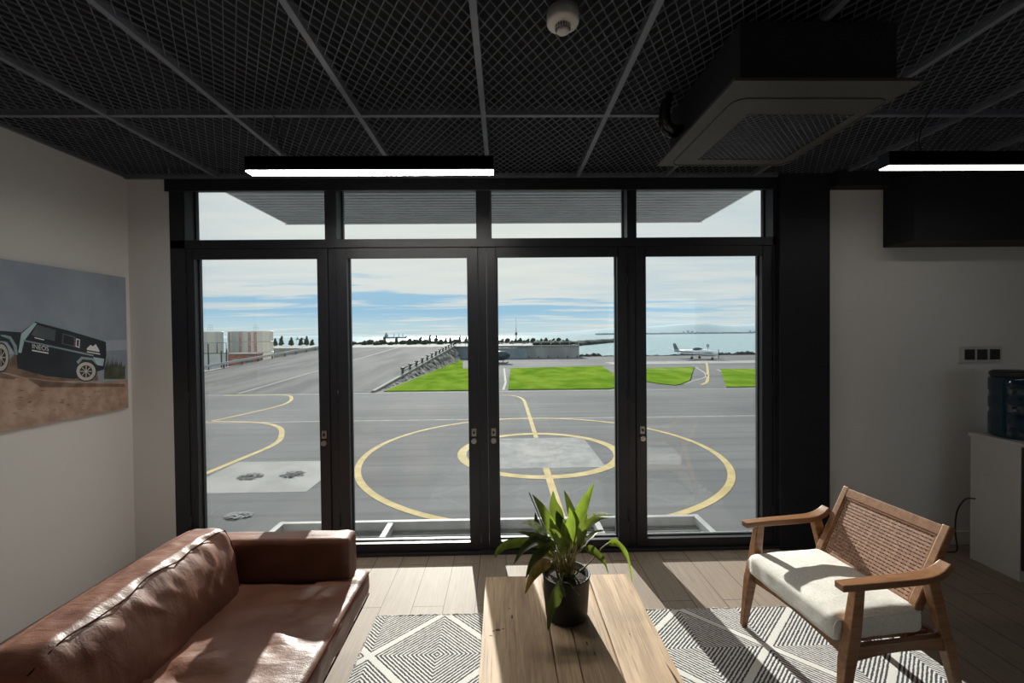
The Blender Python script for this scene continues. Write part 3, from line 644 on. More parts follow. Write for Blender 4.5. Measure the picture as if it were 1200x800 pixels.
# bushes and little pines on the crest
def bush(x, y, z, h, wd, seed, pine):
    f = MB()
    if pine:
        f.tube([(0, 0, 0), (0, 0, h*.35)], wd*.09, 6)
        for k in range(4):
            s_ = 1-k*.2; f.blob((random.uniform(-.1, .1)*wd, 0, h*(.3+.2*k)), (wd*.55*s_, wd*.5*s_, h*.19), 2, .5, 2.4, seed+k)
    else:
        for k in range(4): f.blob((random.uniform(-.35, .35)*wd, random.uniform(-.2, .2)*wd, h*random.uniform(.3, .6)), (wd*.4, wd*.4, h*.4), 2, .5, 2.2, seed+k)
    o = f.build('pine_tree' if pine else 'bush', 'bush_green', loc=(x, y, z-.1)); return o
protos = [bush(0, 0, -50, 2.0, 1.7, s, s % 2 == 1) for s in range(4)]
def crest(px, Y, hpx, wpx, pine, k, label, group, z=None, first=[0, 0, 0, 0]):
    i = (k % 2)*2 + (1 if pine else 0); s = Y/F_PX; p = at(px, 400, Y); z = EZ-.1 if z is None else z
    o = protos[i] if not first[i] else protos[i].copy()
    if first[i]: C.objects.link(o)
    first[i] = 1
    o.location = (p.x, Y, z); o.scale = (wpx*s/1.7, wpx*s/1.7, hpx*s/2.0)
    tag(o, label, 'tree' if pine else 'bush', group)
f = MB(); rnd = random.Random(9)
for i in range(70):
    px = 404+i*2.1; q = at(px, 400, 128.4); f.blob((q.x, 128.4+rnd.uniform(-.4, .4), EZ+.15), (.75, .8, rnd.uniform(.4, .8)), 1, .4, 2, i)
tag(f.build('hedge', 'bush_green'), 'low dark scrub line along the crest beyond the ramp', 'hedge', kind='stuff')
L1, G1 = 'small dark bush or pine on the crest line beyond the ramp', 'dark bushes along the crest beyond the ramp'
for k, (px, h, wd, pn) in enumerate([(411, 4, 9, 0), (426, 4, 7, 0), (433, 5, 7, 0), (440, 4, 8, 0), (446, 5, 7, 0), (451, 8, 5, 1), (458, 3, 7, 0), (465, 7, 6, 1), (472, 4, 8, 0), (479, 6, 7, 0), (486, 5, 8, 0), (493, 7, 6, 1),
                                     (498, 5, 8, 0), (504, 9, 5, 1), (511, 8, 6, 1), (515, 5, 8, 0), (522, 6, 5, 1), (528, 7, 5, 1), (533, 5, 7, 0), (539, 8, 5, 1), (546, 7, 5, 1)]):
    crest(px, 116.5+3.5*(k % 3), h+1.5, wd*(.85 if pn else 1.1), pn, k, L1, G1)
L2, G2 = 'low dark bush on the embankment above the sea wall', 'dark bushes above the sea wall'
for k in range(17): crest(584+k*5.0, 115.5+3*(k % 3), 4.5+2*((k*7) % 3)/2, 5.6, k % 3 == 1, k, L2, G2)
L3, G3 = 'small dark pine beside the storage tanks by the water', 'dark pines beside the storage tanks'
for k, (px, h) in enumerate([(322, 7), (330, 9), (341, 8), (353, 7), (359, 9), (366, 5)]): crest(px, 115+4*(k % 2), h+2, 5.6, 1, k, L3, G3)
f = MB(); f.tube([(0, 0, 0), (0, 0, 4.5)], [.16, .07], 8); f.blob((0, 0, 2.7), (.35, .35, .5), 2, .1); f.tube([(0, 0, 4.4), (0, 0, 7.5)], .035, 6)
p = at(605, 398, 126); tag(f.build('radio_mast', 'post_dark', loc=(p.x, 126, EZ)), 'thin dark mast rising above the bushes on the sea wall', 'mast')

# storage tanks and yard
def tank(px0, px1, pyt, Y, label, streak):
    a, b = at(px0, pyt, Y), at(px1, pyt, Y); r = (b.x-a.x)/2; cx = (a.x+b.x)/2; zt = a.z; z0 = -3.3
    t = empty('storage_tank', (cx, Y, z0), label=label, cat='tank', group='white storage tanks'); H = zt-z0
    MB().lathe([(r, 0), (r, H-.15), (r*1.03, H-.15), (r*1.03, H), (r*.2, H+.06)], seg=40).build('shell', 'tank_white', t)
    f = MB()
    for z in (H*.33, H*.66): f.lathe([(r*1.002, z), (r*1.012, z), (r*1.012, z+.1), (r*1.002, z+.1)], seg=40)
    f.build('band', 'galv_steel', t)
    f = MB()
    for an in streak:
        c, s = math.cos(an), math.sin(an); f.box(-.22, .22, -.03, .03, .1, H-.2, M=Matrix.Translation((r*c*1.005, r*s*1.005, 0)) @ Matrix.Rotation(an+math.pi/2, 4, 'Z'))
    f.build('rust_streak', 'tank_streak', t)
    f = MB(); n = 10
    for k in range(n):
        an = -1.9+k*.14; f.tube([(r*.5+.0+k*.1, -r*.6, H+.1), (r*.5+k*.1, -r*.6, H+1.1)], .025, 5) if k % 4 == 0 else None
    f.tube([(r*.5, -r*.6, H+1.1), (r*.5+.8, -r*.6, H+1.1)], .025, 5); f.tube([(r*.5, -r*.6, H+.65), (r*.5+.8, -r*.6, H+.65)], .025, 5)
    f.build('top_railing', 'galv_steel', t)
tank(270.5, 317, 388.2, 84, 'large white storage tank with vertical rust streaks', (-2.2, -1.5, -1.1, -.85))
tank(226, 258.5, 388.5, 78, 'smaller white storage tank at the left window edge', (-1.45, -1.7))
p = at(287, 420, 72); sh = empty('site_hut', (p.x, 72, -3.3), label='low red brick hut in front of the large tank', cat='hut')
MB().box(-2.5, 2.3, -1.2, 1.2, 0, 2.2).build('walls', 'brick_red', sh); MB().box(-2.6, 2.4, -1.35, 1.3, 2.2, 2.36).build('roof', 'concrete_light', sh)
MB().box(.9, 1.9, -1.24, -1.18, .7, 1.7).build('window', 'heli_glass', sh); MB().box(-1.3, -.2, -1.24, -1.18, 1.0, 1.5).build('sign_panel', 'paint_white', sh)
p = at(252, 424, 64); fs = empty('site_screen', (p.x, 64, -3.3), label='pale panel screen with dark posts before the smaller tank', cat='fence')
MB().box(-3.4, 1.9, -.05, .05, .1, 2.6).build('panel', 'panel_pale', fs)
for x in (-.9, 1.0, 1.75):
    MB().box(x-.06, x+.06, -.16, -.04, 0, 4.1 if x < 0 else 3.0).build('post', 'post_dark', fs)
MB().box(-3.4, 1.9, -.1, .1, 2.6, 2.7).build('rail', 'post_dark', fs)
MB().tube([(1.75, -.1, 2.7), (1.75, -.1, 4.2), (.4, -.1, 4.2), (.4, -.1, 2.7)], .05, 6).build('gate_hoop', 'post_dark', fs)

# sea, breakwater, far shore
struct(MB().poly([(-9000, 90, -6), (9000, 90, -6), (26000, 30000, -6), (-26000, 30000, -6)]).build('sea', 'sea_water'), 'pale glittering sea')
f = MB(); rnd = random.Random(3)
A, B = at(666, 404, 285), at(748, 398, 560); n = 60
for i in range(n):
    u = i/(n-1); q = A.lerp(B, u); f.blob((q.x, q.y, -5.2), (6+3*u, 7, 2.2), 2, .35, 2.0, i)
tag(f.build('breakwater', 'rock_dark'), 'long dark rock breakwater reaching into the sea', 'breakwater', kind='structure')
f = MB()
for i in range(46):
    px = 672+i*5; k = .9 if (px < 706 or 800 < px < 886) else .28; q = at(px, 417, 97); f.blob((q.x, 97.5+rnd.uniform(-.8, .8), G-.15), (1.0, 1.2, .7*k+rnd.uniform(0, .25)), 1, .5, 2, i)
tag(f.build('shore_rocks', 'rock_dark'), 'dark rocks along the tarmac edge by the sea', 'rocks', kind='stuff')
struct(MB().box(16.4, 160, 95.5, 99, -7, G-.1).build('terrain_shore', 'rubble'))
def ridge(name, pts, Y, m, label, base=-8):
    f = MB(); top = [at(a, b, Y) for a, b in pts]; n = len(top)
    rows = []
    for j, (dy, hf) in enumerate(((0, 0), (500, .75), (900, 1.0), (2200, .55), (3500, 0))):
        rows.append([f.bm.verts.new((p.x*(1+dy/Y), Y+dy, base + (p.z*(1+dy/Y*.6)-base)*hf*(1+.05*noise.noise(Vector((i*.9, j*2.0, 3)))))) for i, p in enumerate(top)])
    for r0, r1 in zip(rows, rows[1:]):
        for i in range(n-1): f._face((r0[i], r0[i+1], r1[i+1], r1[i]), True)
    return struct(f.build(name, m), label)
ridge('hills_far', [(560, 391.6), (600, 390.5), (640, 389.2), (665, 388), (690, 386.6), (715, 384), (735, 382), (755, 382.5), (775, 381), (795, 379), (812, 378), (830, 377.5), (845, 380), (862, 380.5), (880, 379), (900, 378.5), (960, 382), (1040, 388)], 9000, 'hill_haze', 'pale blue hills across the bay')
ridge('hills_far', [(150, 396), (230, 394.5), (290, 393.5), (330, 393.8), (380, 393.2), (440, 392.2), (470, 391.6), (500, 392.6), (560, 392.6)], 11000, 'hill_haze', 'faint low hills over the left horizon')
f = MB(); rnd = random.Random(5)
for px in range(700, 960, 4):
    q = at(px, 391, 5200); f.box(q.x-24, q.x+24, 5190, 5230, -7, 9+rnd.uniform(0, 5))
for px, hh in ((801, 26), (806, 38), (811, 30), (817, 22), (879, 30), (884, 24), (890, 32)):
    q = at(px, 391, 5180); f.box(q.x-12, q.x+12, 5170, 5190, -7, hh)
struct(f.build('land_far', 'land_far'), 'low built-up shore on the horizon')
def ship(px0, px1, Y, label, cranes):
    a, b = at(px0, 396, Y), at(px1, 396, Y); L = b.x-a.x; t = empty('cargo_ship', ((a.x+b.x)/2, Y, -6), label=label, cat='ship', group='ships on the horizon')
    f = MB(); h = L*.075
    f.prism([(-L/2, -L*.06, 0), (L/2-L*.05, -L*.06, 0), (L/2, -L*.02, h*1.25), (L/2-L*.08, -L*.06, h), (-L/2-L*.01, -L*.06, h)], (0, L*.12, 0)); f.build('hull', 'ship_grey', t)
    f = MB(); f.box(-L*.44, -L*.32, -L*.04, L*.04, h, h+L*.10); f.box(-L*.42, -L*.35, -L*.03, L*.03, h+L*.10, h+L*.14); f.build('bridge', 'ship_grey', t)
    MB().box(-L*.40, -L*.37, -L*.015, L*.015, h+L*.14, h+L*.19).build('funnel', 'ship_grey', t)
    for c in cranes: MB().box(L*c-L*.012, L*c+L*.012, -L*.012, L*.012, h, h+L*.13).build('crane', 'ship_grey', t)
ship(449.5, 477, 1500, 'grey cargo ship on the horizon above the ramp', (-.05, .15, .32))
ship(347, 360, 1400, 'small cargo ship on the horizon right of the large tank', (.1,))

# helicopter (nose right) and light aircraft
p = at(589, 421, 76); he = empty('helicopter', (p.x-1.2, 76, G), label='dark blue grey helicopter parked by the sea wall', cat='helicopter')
f = MB(); f.blob((.9, 0, 1.35), (1.7, .8, .85), 3, .0); f.tube([(-.2, 0, 1.7), (-2.2, 0, 1.75), (-4.6, 0, 1.95)], [.55, .28, .12], 14); f.build('fuselage', 'heli_grey', he)
f = MB(); f.blob((1.55, 0, 1.5), (1.02, .73, .62), 3, .0); f.build('canopy_glass', 'heli_glass', he)
MB().prism([(-4.3, -.03, 1.9), (-4.9, -.03, 2.9), (-4.6, -.03, 2.9), (-4.0, -.03, 1.95)], (0, .06, 0)).build('tail_fin', 'heli_grey', he)
f = MB(); f.tube([(-.1, 0, 2.0), (-.1, 0, 2.75)], .12, 10); f.build('rotor_mast', 'post_dark', he)
for an in (.5, .5+math.pi):
    f = MB(); f.box(.1, 4.6, -.11, .11, 2.70, 2.74, M=Matrix.Translation((-.1, 0, 0)) @ Matrix.Rotation(an, 4, 'Z')); f.build('rotor_blade', 'galv_steel', he)
for s in (-1, 1):
    f = MB(); f.tube([(-1.2, .85*s, .08), (1.9, .85*s, .08), (2.2, .85*s, .25)], .06, 8)
    for x in (-.3, 1.3): f.tube([(x, .85*s, .08), (x, .4*s, .75)], .05, 6)
    f.build('skid', 'post_dark', he)
nose, tail = Vector((39.6, 77.8, 0)), Vector((34.9, 86.5, 0)); d = (nose-tail).normalized(); mid = (nose+tail)/2
ap = empty('light_aircraft', (mid.x, mid.y, G), math.atan2(d.y, d.x), label='small white light aircraft parked before the sea', cat='aircraft'); Lh = (nose-tail).length/2
f = MB(); f.tube([(-Lh, 0, 1.55), (-Lh*.4, 0, 1.45), (0, 0, 1.35), (Lh*.45, 0, 1.3), (Lh*.85, 0, 1.2), (Lh, 0, 1.15)], [.12, .35, .62, .66, .45, .16], 16); f.build('fuselage', 'plane_white', ap)
MB().box(-Lh*.9, Lh*.8, -.64, .64, 1.30, 1.40).build('side_stripe', 'plane_stripe', ap)
f = MB(); f.blob((.5, 0, 1.85), (1.15, .52, .42), 3, 0); f.build('cockpit_glass', 'heli_glass', ap)
for s in (-1, 1):
    MB().prism([(1.1, .5*s, 1.0), (-.55, .5*s, 1.0), (-.2, 5.0*s, 1.25), (.75, 5.0*s, 1.25)], (0, 0, .14)).build('wing', 'plane_white', ap)
    MB().prism([(-Lh+.9, .1*s, 1.6), (-Lh, .1*s, 1.6), (-Lh+.05, 1.6*s, 1.62), (-Lh+.6, 1.6*s, 1.62)], (0, 0, .07)).build('tailplane', 'plane_white', ap)
    f = MB(); f.tube([(.1, 1.1*s, .25), (.1, 1.0*s, 1.1)], .05, 6); f.tube([(.1, 1.05*s, .27), (.1, 1.22*s, .27)], .26, 14); f.build('main_wheel', 'post_dark', ap)
MB().prism([(-Lh+1.2, -.05, 1.6), (-Lh, -.05, 1.6), (-Lh-.3, -.05, 3.0), (-Lh+.25, -.05, 3.0)], (0, .1, 0)).build('tail_fin', 'plane_stripe', ap)
f = MB(); f.tube([(Lh*.75, 0, .22), (Lh*.75, 0, .9)], .05, 6); f.tube([(Lh*.75, -.08, .22), (Lh*.75, .08, .22)], .22, 14); f.build('nose_wheel', 'post_dark', ap)
f = MB(); f.box(Lh, Lh+.06, -.07, .07, .3, 2.0); f.blob((Lh+.05, 0, 1.15), (.18, .12, .12), 2, 0); f.build('propeller', 'post_dark', ap)
p = at(829.5, 415, 92); f = MB(); f.tube([(0, 0, 0), (0, 0, 2.6)], .11, 8); f.box(-.28, .28, -.05, .05, 1.9, 2.6)
tag(f.build('marker_post', 'galv_steel', loc=(p.x, 92, G)), 'grey marker post standing behind the light aircraft', 'post')

# ------------------------------------------------------------------ ceiling fittings
def linear_light(x0, x1, y0, y1, label, group='linear lights', em='lamp_diffuser'):
    z0, z1 = 2.456, 2.532
    t = empty('linear_light', ((x0+x1)/2, (y0+y1)/2, z0), label=label, cat='light', group=group); inv = Matrix.Translation(-t.location)
    f = MB(); f.box(x0, x1, y0, y0+.006, z0+.003, z1); f.box(x0, x1, y1-.006, y1, z0+.003, z1); f.box(x0, x1, y0, y1, z0+.012, z1); f.box(x0-.003, x0, y0, y1, z0+.003, z1); f.box(x1, x1+.003, y0, y1, z0+.003, z1)
    o = f.build('housing', 'frame_black', t); o.matrix_parent_inverse = inv
    o = MB().box(x0, x1, y0+.006, y1-.006, z0-.002, z0+.012).build('diffuser', em, t); o.matrix_parent_inverse = inv
    for xx in (x0+.17, x1-.17):
        o = MB().tube([(xx, (y0+y1)/2, z1-.005), (xx, (y0+y1)/2, CEIL+.02)], .0016, 6).build('suspension_wire', 'cable_black', t); o.matrix_parent_inverse = inv
        o = MB().tube([(xx, (y0+y1)/2, z1), (xx, (y0+y1)/2, z1+.012)], .009, 10).build('wire_grip', 'lock_metal', t); o.matrix_parent_inverse = inv
    ym = (y0+y1)/2
    o = MB().tube(spline([(x0+.21, ym, z1), (x0+.20, ym, z1+.03), (x0+.17, ym-.02, z1+.06), (x0+.175, ym-.05, CEIL-.03), (x0+.16, ym-.12, CEIL+.02)]), .003, 6).build('power_cable', 'cable_black', t); o.matrix_parent_inverse = inv
linear_light(-1.345, -.047, 2.27, 2.345, 'long black linear light glowing over the left doors')
linear_light(2.05, 3.35, 2.225, 2.295, 'long black linear light glowing above the black bulkhead', em='lamp_diffuser_dim')
sd = empty('smoke_detector', (.223, 1.535, CEIL), label='round white smoke detector on the mesh ceiling', cat='smoke detector')
MB().lathe([(.057, .006), (.0575, -.030), (.0555, -.036), (.050, -.040), (.032, -.043), (.001, -.043)], seg=40).build('base', 'white_plastic', sd)
MB().lathe([(.026, -.04), (.026, -.056)], seg=24).build('sensor_chamber', 'vent_dark', sd)
f = MB()
for k in range(18):
    a = 2*math.pi*k/18; f.box(-.0022, .0022, -.0012, .0012, -.058, -.040, M=Matrix.Translation((.0275*math.cos(a), .0275*math.sin(a), 0)) @ Matrix.Rotation(a+math.pi/2, 4, 'Z'))
f.build('vent_rib', 'white_plastic', sd); MB().lathe([(.023, -.056), (.0225, -.064), (.017, -.068), (.001, -.069)], seg=28).build('cap', 'white_plastic', sd)
MB().lathe([(.003, -.036), (.003, -.0415)], c=(.036, .018, 0), seg=10).build('indicator_lamp', 'vent_dark', sd)

ac = empty('air_conditioner', (1.16, 1.87, 2.466), label='dark ceiling cassette air conditioner with mesh intake grille', cat='air conditioner'); inv = Matrix.Translation(-ac.location)
PX0, PX1, PY0, PY1, PZ = .82, 1.50, 1.495, 2.25, 2.466
o = MB().box(PX0+.05, PX1-.05, PY0+.05, PY1-.05, PZ+.012, CEIL-.016, .004).build('body', 'bulkhead_black', ac); o.matrix_parent_inverse = inv
f = MB(); gx0, gx1, gy0, gy1 = 1.0, 1.44, 1.72, 2.17
for q in ((PX0, gx0, PY0, PY1), (gx1, PX1, PY0, PY1), (gx0, gx1, PY0, gy0), (gx0, gx1, gy1, PY1)): f.box(q[0], q[1], q[2], q[3], PZ, PZ+.012)
o = f.build('fascia_panel', 'cassette_grey', ac); o.matrix_parent_inverse = inv
f = MB(); c0, c1, c2, c3, rr = .885, 1.487, 1.605, 2.235, .05; pts = []
for cx_, cy_, a0 in ((c1-rr, c3-rr, 0), (c0+rr, c3-rr, 90), (c0+rr, c2+rr, 180), (c1-rr, c2+rr, 270)):
    for k in range(7): a = R(a0+15*k); pts.append((cx_+rr*math.cos(a), cy_+rr*math.sin(a), PZ-.0005))
f.tube(pts+[pts[0]], .003, 6); o = f.build('panel_groove', 'vent_dark', ac); o.matrix_parent_inverse = inv
f = MB(); px_, py_ = .031, .031; z = PZ+.003
for sg in (1, -1):
    k = -20
    while k < 40:
        x = gx0 + k*px_; a, b = max(0, ((gx0-x) if sg > 0 else (x-gx1))), min(gy1-gy0, ((gx1-x) if sg > 0 else (x-gx0)))
        if b-a > .01: f.tube([(x+sg*a, gy0+a, z), (x+sg*b, gy0+b, z)], .0024, 4)
        k += 1
o = f.build('intake_grille', 'mesh_metal', ac); o.matrix_parent_inverse = inv
o = MB().box(gx0, gx1, gy0, gy1, PZ+.008, PZ+.0115).build('filter', 'vent_dark', ac); o.matrix_parent_inverse = inv
for k in range(2):
    o = MB().tube(spline([(.80, 2.02+.05*k, CEIL-.014), (.785, 2.02+.05*k, 2.66), (.79, 2.03+.05*k, 2.585), (.83, 2.04+.05*k, 2.56), (.88, 2.05+.05*k, 2.57)]), .018, 12).build('hose', 'hose_black', ac); o.matrix_parent_inverse = inv

# ------------------------------------------------------------------ left wall: canvas print
def wl(px, py):
    d = cam_to_world((px-600)/F_PX, 1, -(py-400)/F_PX); k = -2.640/d.x; return (d.y*k, CAM_Z+d.z*k)
PYa, PYb, Pz0, Pz1 = 1.72, 3.035, 1.10, 2.01
cv = empty('canvas_print', (XL, (PYa+PYb)/2, Pz0), label='unframed canvas photo of a dark off-road car on a sandy track', cat='picture'); inv = Matrix.Translation(-cv.location)
o = MB().box(XL+.001, -2.640, PYa, PYb, Pz0, Pz1, .002).build('stretcher', 'canvas_edge', cv); o.matrix_parent_inverse = inv
layer = [0]
def ink(mb, pts, col):
    layer[0] += 1; x = -2.6395+.0001*layer[0]; mb.mi = INKS.index(col); mb.poly([(x, y, z) for y, z in pts])
INKS = list(INK); im = MB()
W = lambda *pp: [wl(a/3.807, 300+b/3.807) for a, b in pp]
ink(im, [(PYa, Pz0), (PYb, Pz0), (PYb, Pz1), (PYa, Pz1)], 'sky')
hz = wl(140, 405)[1]
ink(im, [(PYa, hz-.03), (PYb, hz-.03), (PYb, hz+.04), (PYa, hz+.03)], 'haze')
gp = W((558, 553), (470, 560), (380, 560), (240, 556), (120, 540), (0, 512)); yl = gp[-1]
ink(im, [(PYa, Pz0), (PYb, Pz0)] + [(PYb, gp[0][1])] + gp[1:] + [(2.15, yl[1]+.01), (PYa, yl[1]-.03)], 'ground')
ink(im, W((120, 545), (200, 556), (330, 566), (555, 570), (556, 583), (300, 585), (180, 585)), 'dark')
ink(im, W((0, 520), (80, 540), (60, 550), (0, 545)), 'dark')
rnd = random.Random(11)
for k in range(26):
    a, b = rnd.uniform(30, 540), rnd.uniform(590, 700); w_ = rnd.uniform(6, 26)
    if W((a, b+6))[0][1] < Pz0+.012: continue
    ink(im, W((a, b), (a+w_, b+1), (a+w_*.8, b+5), (a+w_*.2, b+4)), 'dark')
bp = [(462, 548)]
for k in range(14): bp.append((466+k*6.7, 470-(k % 3)*14+abs(k-5)*3)); bp.append((469+k*6.7, 495))
ink(im, W(*(bp+[(556, 548)])), 'bush')
ink(im, W((-60, 520), (0, 500), (70, 430), (430, 500), (436, 556), (240, 557), (120, 542), (0, 514)), 'dark')
# car: body, glass, light blue trim, wheels
ink(im, W((-60, 345), (0, 333), (92, 340), (155, 292), (300, 330), (470, 383), (472, 440), (462, 505), (430, 515), (330, 548), (200, 535), (75, 500), (70, 440), (30, 380), (-60, 375)), 'body')
ink(im, W((150, 296), (162, 300), (105, 378), (92, 432), (78, 430), (92, 345)), 'light')
ink(im, W((20, 352), (45, 358), (72, 400), (76, 440), (64, 440), (55, 400), (38, 370), (0, 356), (0, 350)), 'line')
ink(im, W((160, 306), (246, 330), (241, 380), (136, 352)), 'win')
ink(im, W((276, 343), (334, 360), (333, 406), (272, 391)), 'win')
ink(im, W((282, 350), (328, 363), (327, 400), (278, 388)), 'body')
ink(im, W((336, 366), (354, 372), (352, 410), (334, 404)), 'white')
ink(im, W((340, 372), (349, 375), (348, 404), (339, 401)), 'body')
ink(im, W((100, 372), (415, 440), (413, 447), (100, 379)), 'line')
ink(im, W((338, 470), (360, 448), (415, 455), (432, 480), (425, 482), (408, 464), (365, 460), (346, 482)), 'line')
ink(im, W((412, 450), (462, 458), (456, 490), (430, 486)), 'light')
ink(im, W((384, 412), (400, 396), (412, 402), (424, 392), (440, 420), (440, 428), (384, 418)), 'white')
ink(im, W((384, 424), (443, 434), (443, 440), (384, 429)), 'white')
ink(im, W((150, 361), (193, 371), (193, 376), (150, 366)), 'white')
ink(im, W((138, 417), (212, 430), (212, 436), (138, 423)), 'white')
ink(im, W((165, 291), (300, 326), (460, 374), (462, 380), (300, 332), (165, 297)), 'line')
def wheel(cx, cy, rx_, ry_):
    E = lambda k, n=26: W(*[(cx+rx_*k*math.cos(2*math.pi*j/n), cy+ry_*k*math.sin(2*math.pi*j/n)) for j in range(n)])
    ink(im, E(1.12), 'body'); ink(im, E(1.0), 'tyre'); ink(im, E(.66), 'hub')
    for j in range(8):
        a = j*math.pi/4; c, s = math.cos(a), math.sin(a); ink(im, W((cx-s*rx_*.04, cy+c*ry_*.04), (cx+s*rx_*.04, cy-c*ry_*.04), (cx+c*rx_*.6+s*rx_*.05, cy+s*ry_*.6-c*ry_*.05), (cx+c*rx_*.6-s*rx_*.05, cy+s*ry_*.6+c*ry_*.05)), 'tyre')
wheel(380, 514, 43, 41); wheel(-2, 452, 34, 60)
o = im.build('printed_photo', ['ink_'+k for k in INKS], cv, recalc=False); o.matrix_parent_inverse = inv
cu = bpy.data.curves.new('lettering', 'FONT'); cu.body = 'INEOS'; cu.size = 1; cu.align_x = 'LEFT'
to = bpy.data.objects.new('lettering_tmp', cu); C.objects.link(to); bpy.context.view_layer.update()
me = bpy.data.meshes.new_from_object(to.evaluated_get(bpy.context.evaluated_depsgraph_get())); bpy.data.objects.remove(to)
xs = [v.co.x for v in me.vertices]; x0, x1 = min(xs), max(xs)
q0, q1, q2 = W((138, 411), (212, 424), (138, 388))[0], W((212, 424))[0], W((138, 390))[0]
layer[0] += 1
for v in me.vertices:
    u = (v.co.x-x0)/(x1-x0); h = v.co.y/.72
    v.co = (-2.6395+.0001*layer[0], q0[0]+(q1[0]-q0[0])*u, q0[1]+(q1[1]-q0[1])*u+(q2[1]-q0[1])*h)
me.materials.append(MATS['ink_white']); o = bpy.data.objects.new('lettering', me); C.objects.link(o); o.parent = cv; o.matrix_parent_inverse = inv

# ------------------------------------------------------------------ right side: switches, cabinet, water bottle, cord
sp = empty('switch_plate', (3.535, YW, 1.40), label='white triple wall switch with three dark rockers', cat='switch'); inv = Matrix.Translation(-sp.location)
o = MB().box(3.372, 3.698, 3.088, YW, 1.342, 1.462, .004).build('cover', 'white_plastic', sp); o.matrix_parent_inverse = inv
for xm in (3.45, 3.545, 3.64):
    o = MB().box(xm-.037, xm+.037, 3.082, 3.09, 1.364, 1.44, .003).build('rocker', 'vent_dark', sp); o.matrix_parent_inverse = inv
cbn = empty('cabinet', (3.55, 2.75, FZ), label='low grey cabinet standing against the right of the white wall', cat='cabinet'); inv = Matrix.Translation(-cbn.location)
o = MB().box(3.25, 3.95, 2.61, 2.90, FZ, .845, .003).build('carcass', 'cabinet_grey', cbn); o.matrix_parent_inverse = inv
o = MB().box(3.24, 3.96, 2.59, 2.905, .845, .868, .003).build('worktop', 'cabinet_grey', cbn); o.matrix_parent_inverse = inv
for k in range(2):
    d_ = MB().box(3.255+.35*k, 3.595+.35*k, 2.592, 2.61, .06, .84, .002).build('door', 'cabinet_dark', cbn); d_.matrix_parent_inverse = inv
    h_ = MB().box(3.57 if k == 0 else 3.62, 3.58 if k == 0 else 3.63, 2.58, 2.592, .5, .62).build('handle', 'lock_metal', d_)
wb = empty('water_bottle', (3.415, 2.755, .868), label='large dark blue water bottle standing on the grey cabinet', cat='bottle')
MB().lathe([(.12, 0), (.138, .01), (.14, .03), (.14, .15), (.134, .165), (.134, .185), (.14, .20), (.14, .26), (.135, .275), (.135, .30), (.14, .315), (.14, .385), (.128, .405)], seg=44).build('body', 'bottle_blue', wb)
MB().lathe([(.128, .402), (.135, .41), (.135, .43), (.12, .442), (.05, .445)], seg=36).build('lid', 'cable_black', wb)
f = MB(); f.tube(spline([(3.243, 2.86, .42), (3.215, 2.90, .40), (3.19, 2.93, .30), (3.20, 2.95, .15), (3.225, 2.96, .02), (3.19, 2.975, FZ+.006), (3.05, 2.99, FZ+.006), (2.92, 3.03, FZ+.006), (2.75, 3.05, FZ+.006)]), .005, 8)
tag(f.build('power_cord', 'cable_black'), 'thin black power cord trailing from the cabinet to the floor', 'cord')

# ------------------------------------------------------------------ rug
rg = empty('rug', (.66, 1.4, FZ), label='cream and charcoal woven rug with concentric diamonds', cat='rug'); inv = Matrix.Translation(-rg.location)
RX0, RX1, RY0, RY1, RZ = -.735, 2.05, .30, 2.405, -.002
o = MB().box(RX0, RX1, RY0, RY1, FZ, RZ).build('pile', 'rug_wool', rg); o.matrix_parent_inverse = inv
f = MB(); rnd = random.Random(2)
def fringe(p, q, n):
    p, q = Vector(p), Vector(q); pts = [p.lerp(q, i/n)+Vector((rnd.uniform(-.003, .003), rnd.uniform(-.003, .003), rnd.uniform(-.001, .002))) for i in range(n+1)]
    f.tube(pts, [.006+rnd.uniform(-.0015, .002) for _ in pts], 6)
fringe((RX0, RY1, -.007), (RX1, RY1, -.007), 260); fringe((RX0, RY0, -.007), (RX0, RY1, -.007), 200); fringe((RX1, RY0, -.007), (RX1, RY1, -.007), 200)
o = f.build('bound_edge', 'rug_edge', rg); o.matrix_parent_inverse = inv

# ------------------------------------------------------------------ coffee table
ct = empty('coffee_table', (.245, 1.25, .0005), label='rough oak plank coffee table in the centre of the rug', cat='table'); inv = Matrix.Translation(-ct.location)
PL = [(-.098, .037), (.0355, .168), (.172, .255), (.258, .391), (.395, .588)]
for k, (a, b) in enumerate(PL):
    bb = cushion((b-a)/2, .78, .03, .004, cuts=14); rnd = random.Random(k)
    for v in bb.verts:
        v.co.x += .0025*noise.noise(Vector((k*9, v.co.y*6, v.co.z*20))); v.co.z += .0015*noise.noise(Vector((v.co.x*9, v.co.y*4, k*5.0)))
    for f_ in bb.faces: f_.smooth = False
    f = MB(); f.join(bb, Matrix.Translation(((a+b)/2, 1.255, .39)))
    o = f.build('plank', 'table_oak', ct); o.matrix_parent_inverse = inv
f = MB()
for (x, y, a, b) in ((.022, 1.735, .0035, .015), (.012, 1.79, .0025, .006), (-.035, 1.66, .011, .007), (-.052, 1.655, .006, .003), (-.015, 1.665, .006, .0028), (-.062, 1.63, .007, .002), (.300, 1.575, .003, .013), (.318, 1.525, .003, .012), (.475, 1.62, .002, .004)):
    n = 12; z = .4214
    f.poly([(x+a*math.copysign(abs(math.cos(2*math.pi*j/n))**1.5, math.cos(2*math.pi*j/n)), y+b*math.sin(2*math.pi*j/n), z) for j in range(n)])
o = f.build('knot', 'knot_dark', ct); o.matrix_parent_inverse = inv
for x in (-.03, .52):
    for y in (.57, 1.93): o = MB().box(x-.045, x+.045, y-.045, y+.045, .0005, .352, .004).build('leg', 'table_oak', ct); o.matrix_parent_inverse = inv
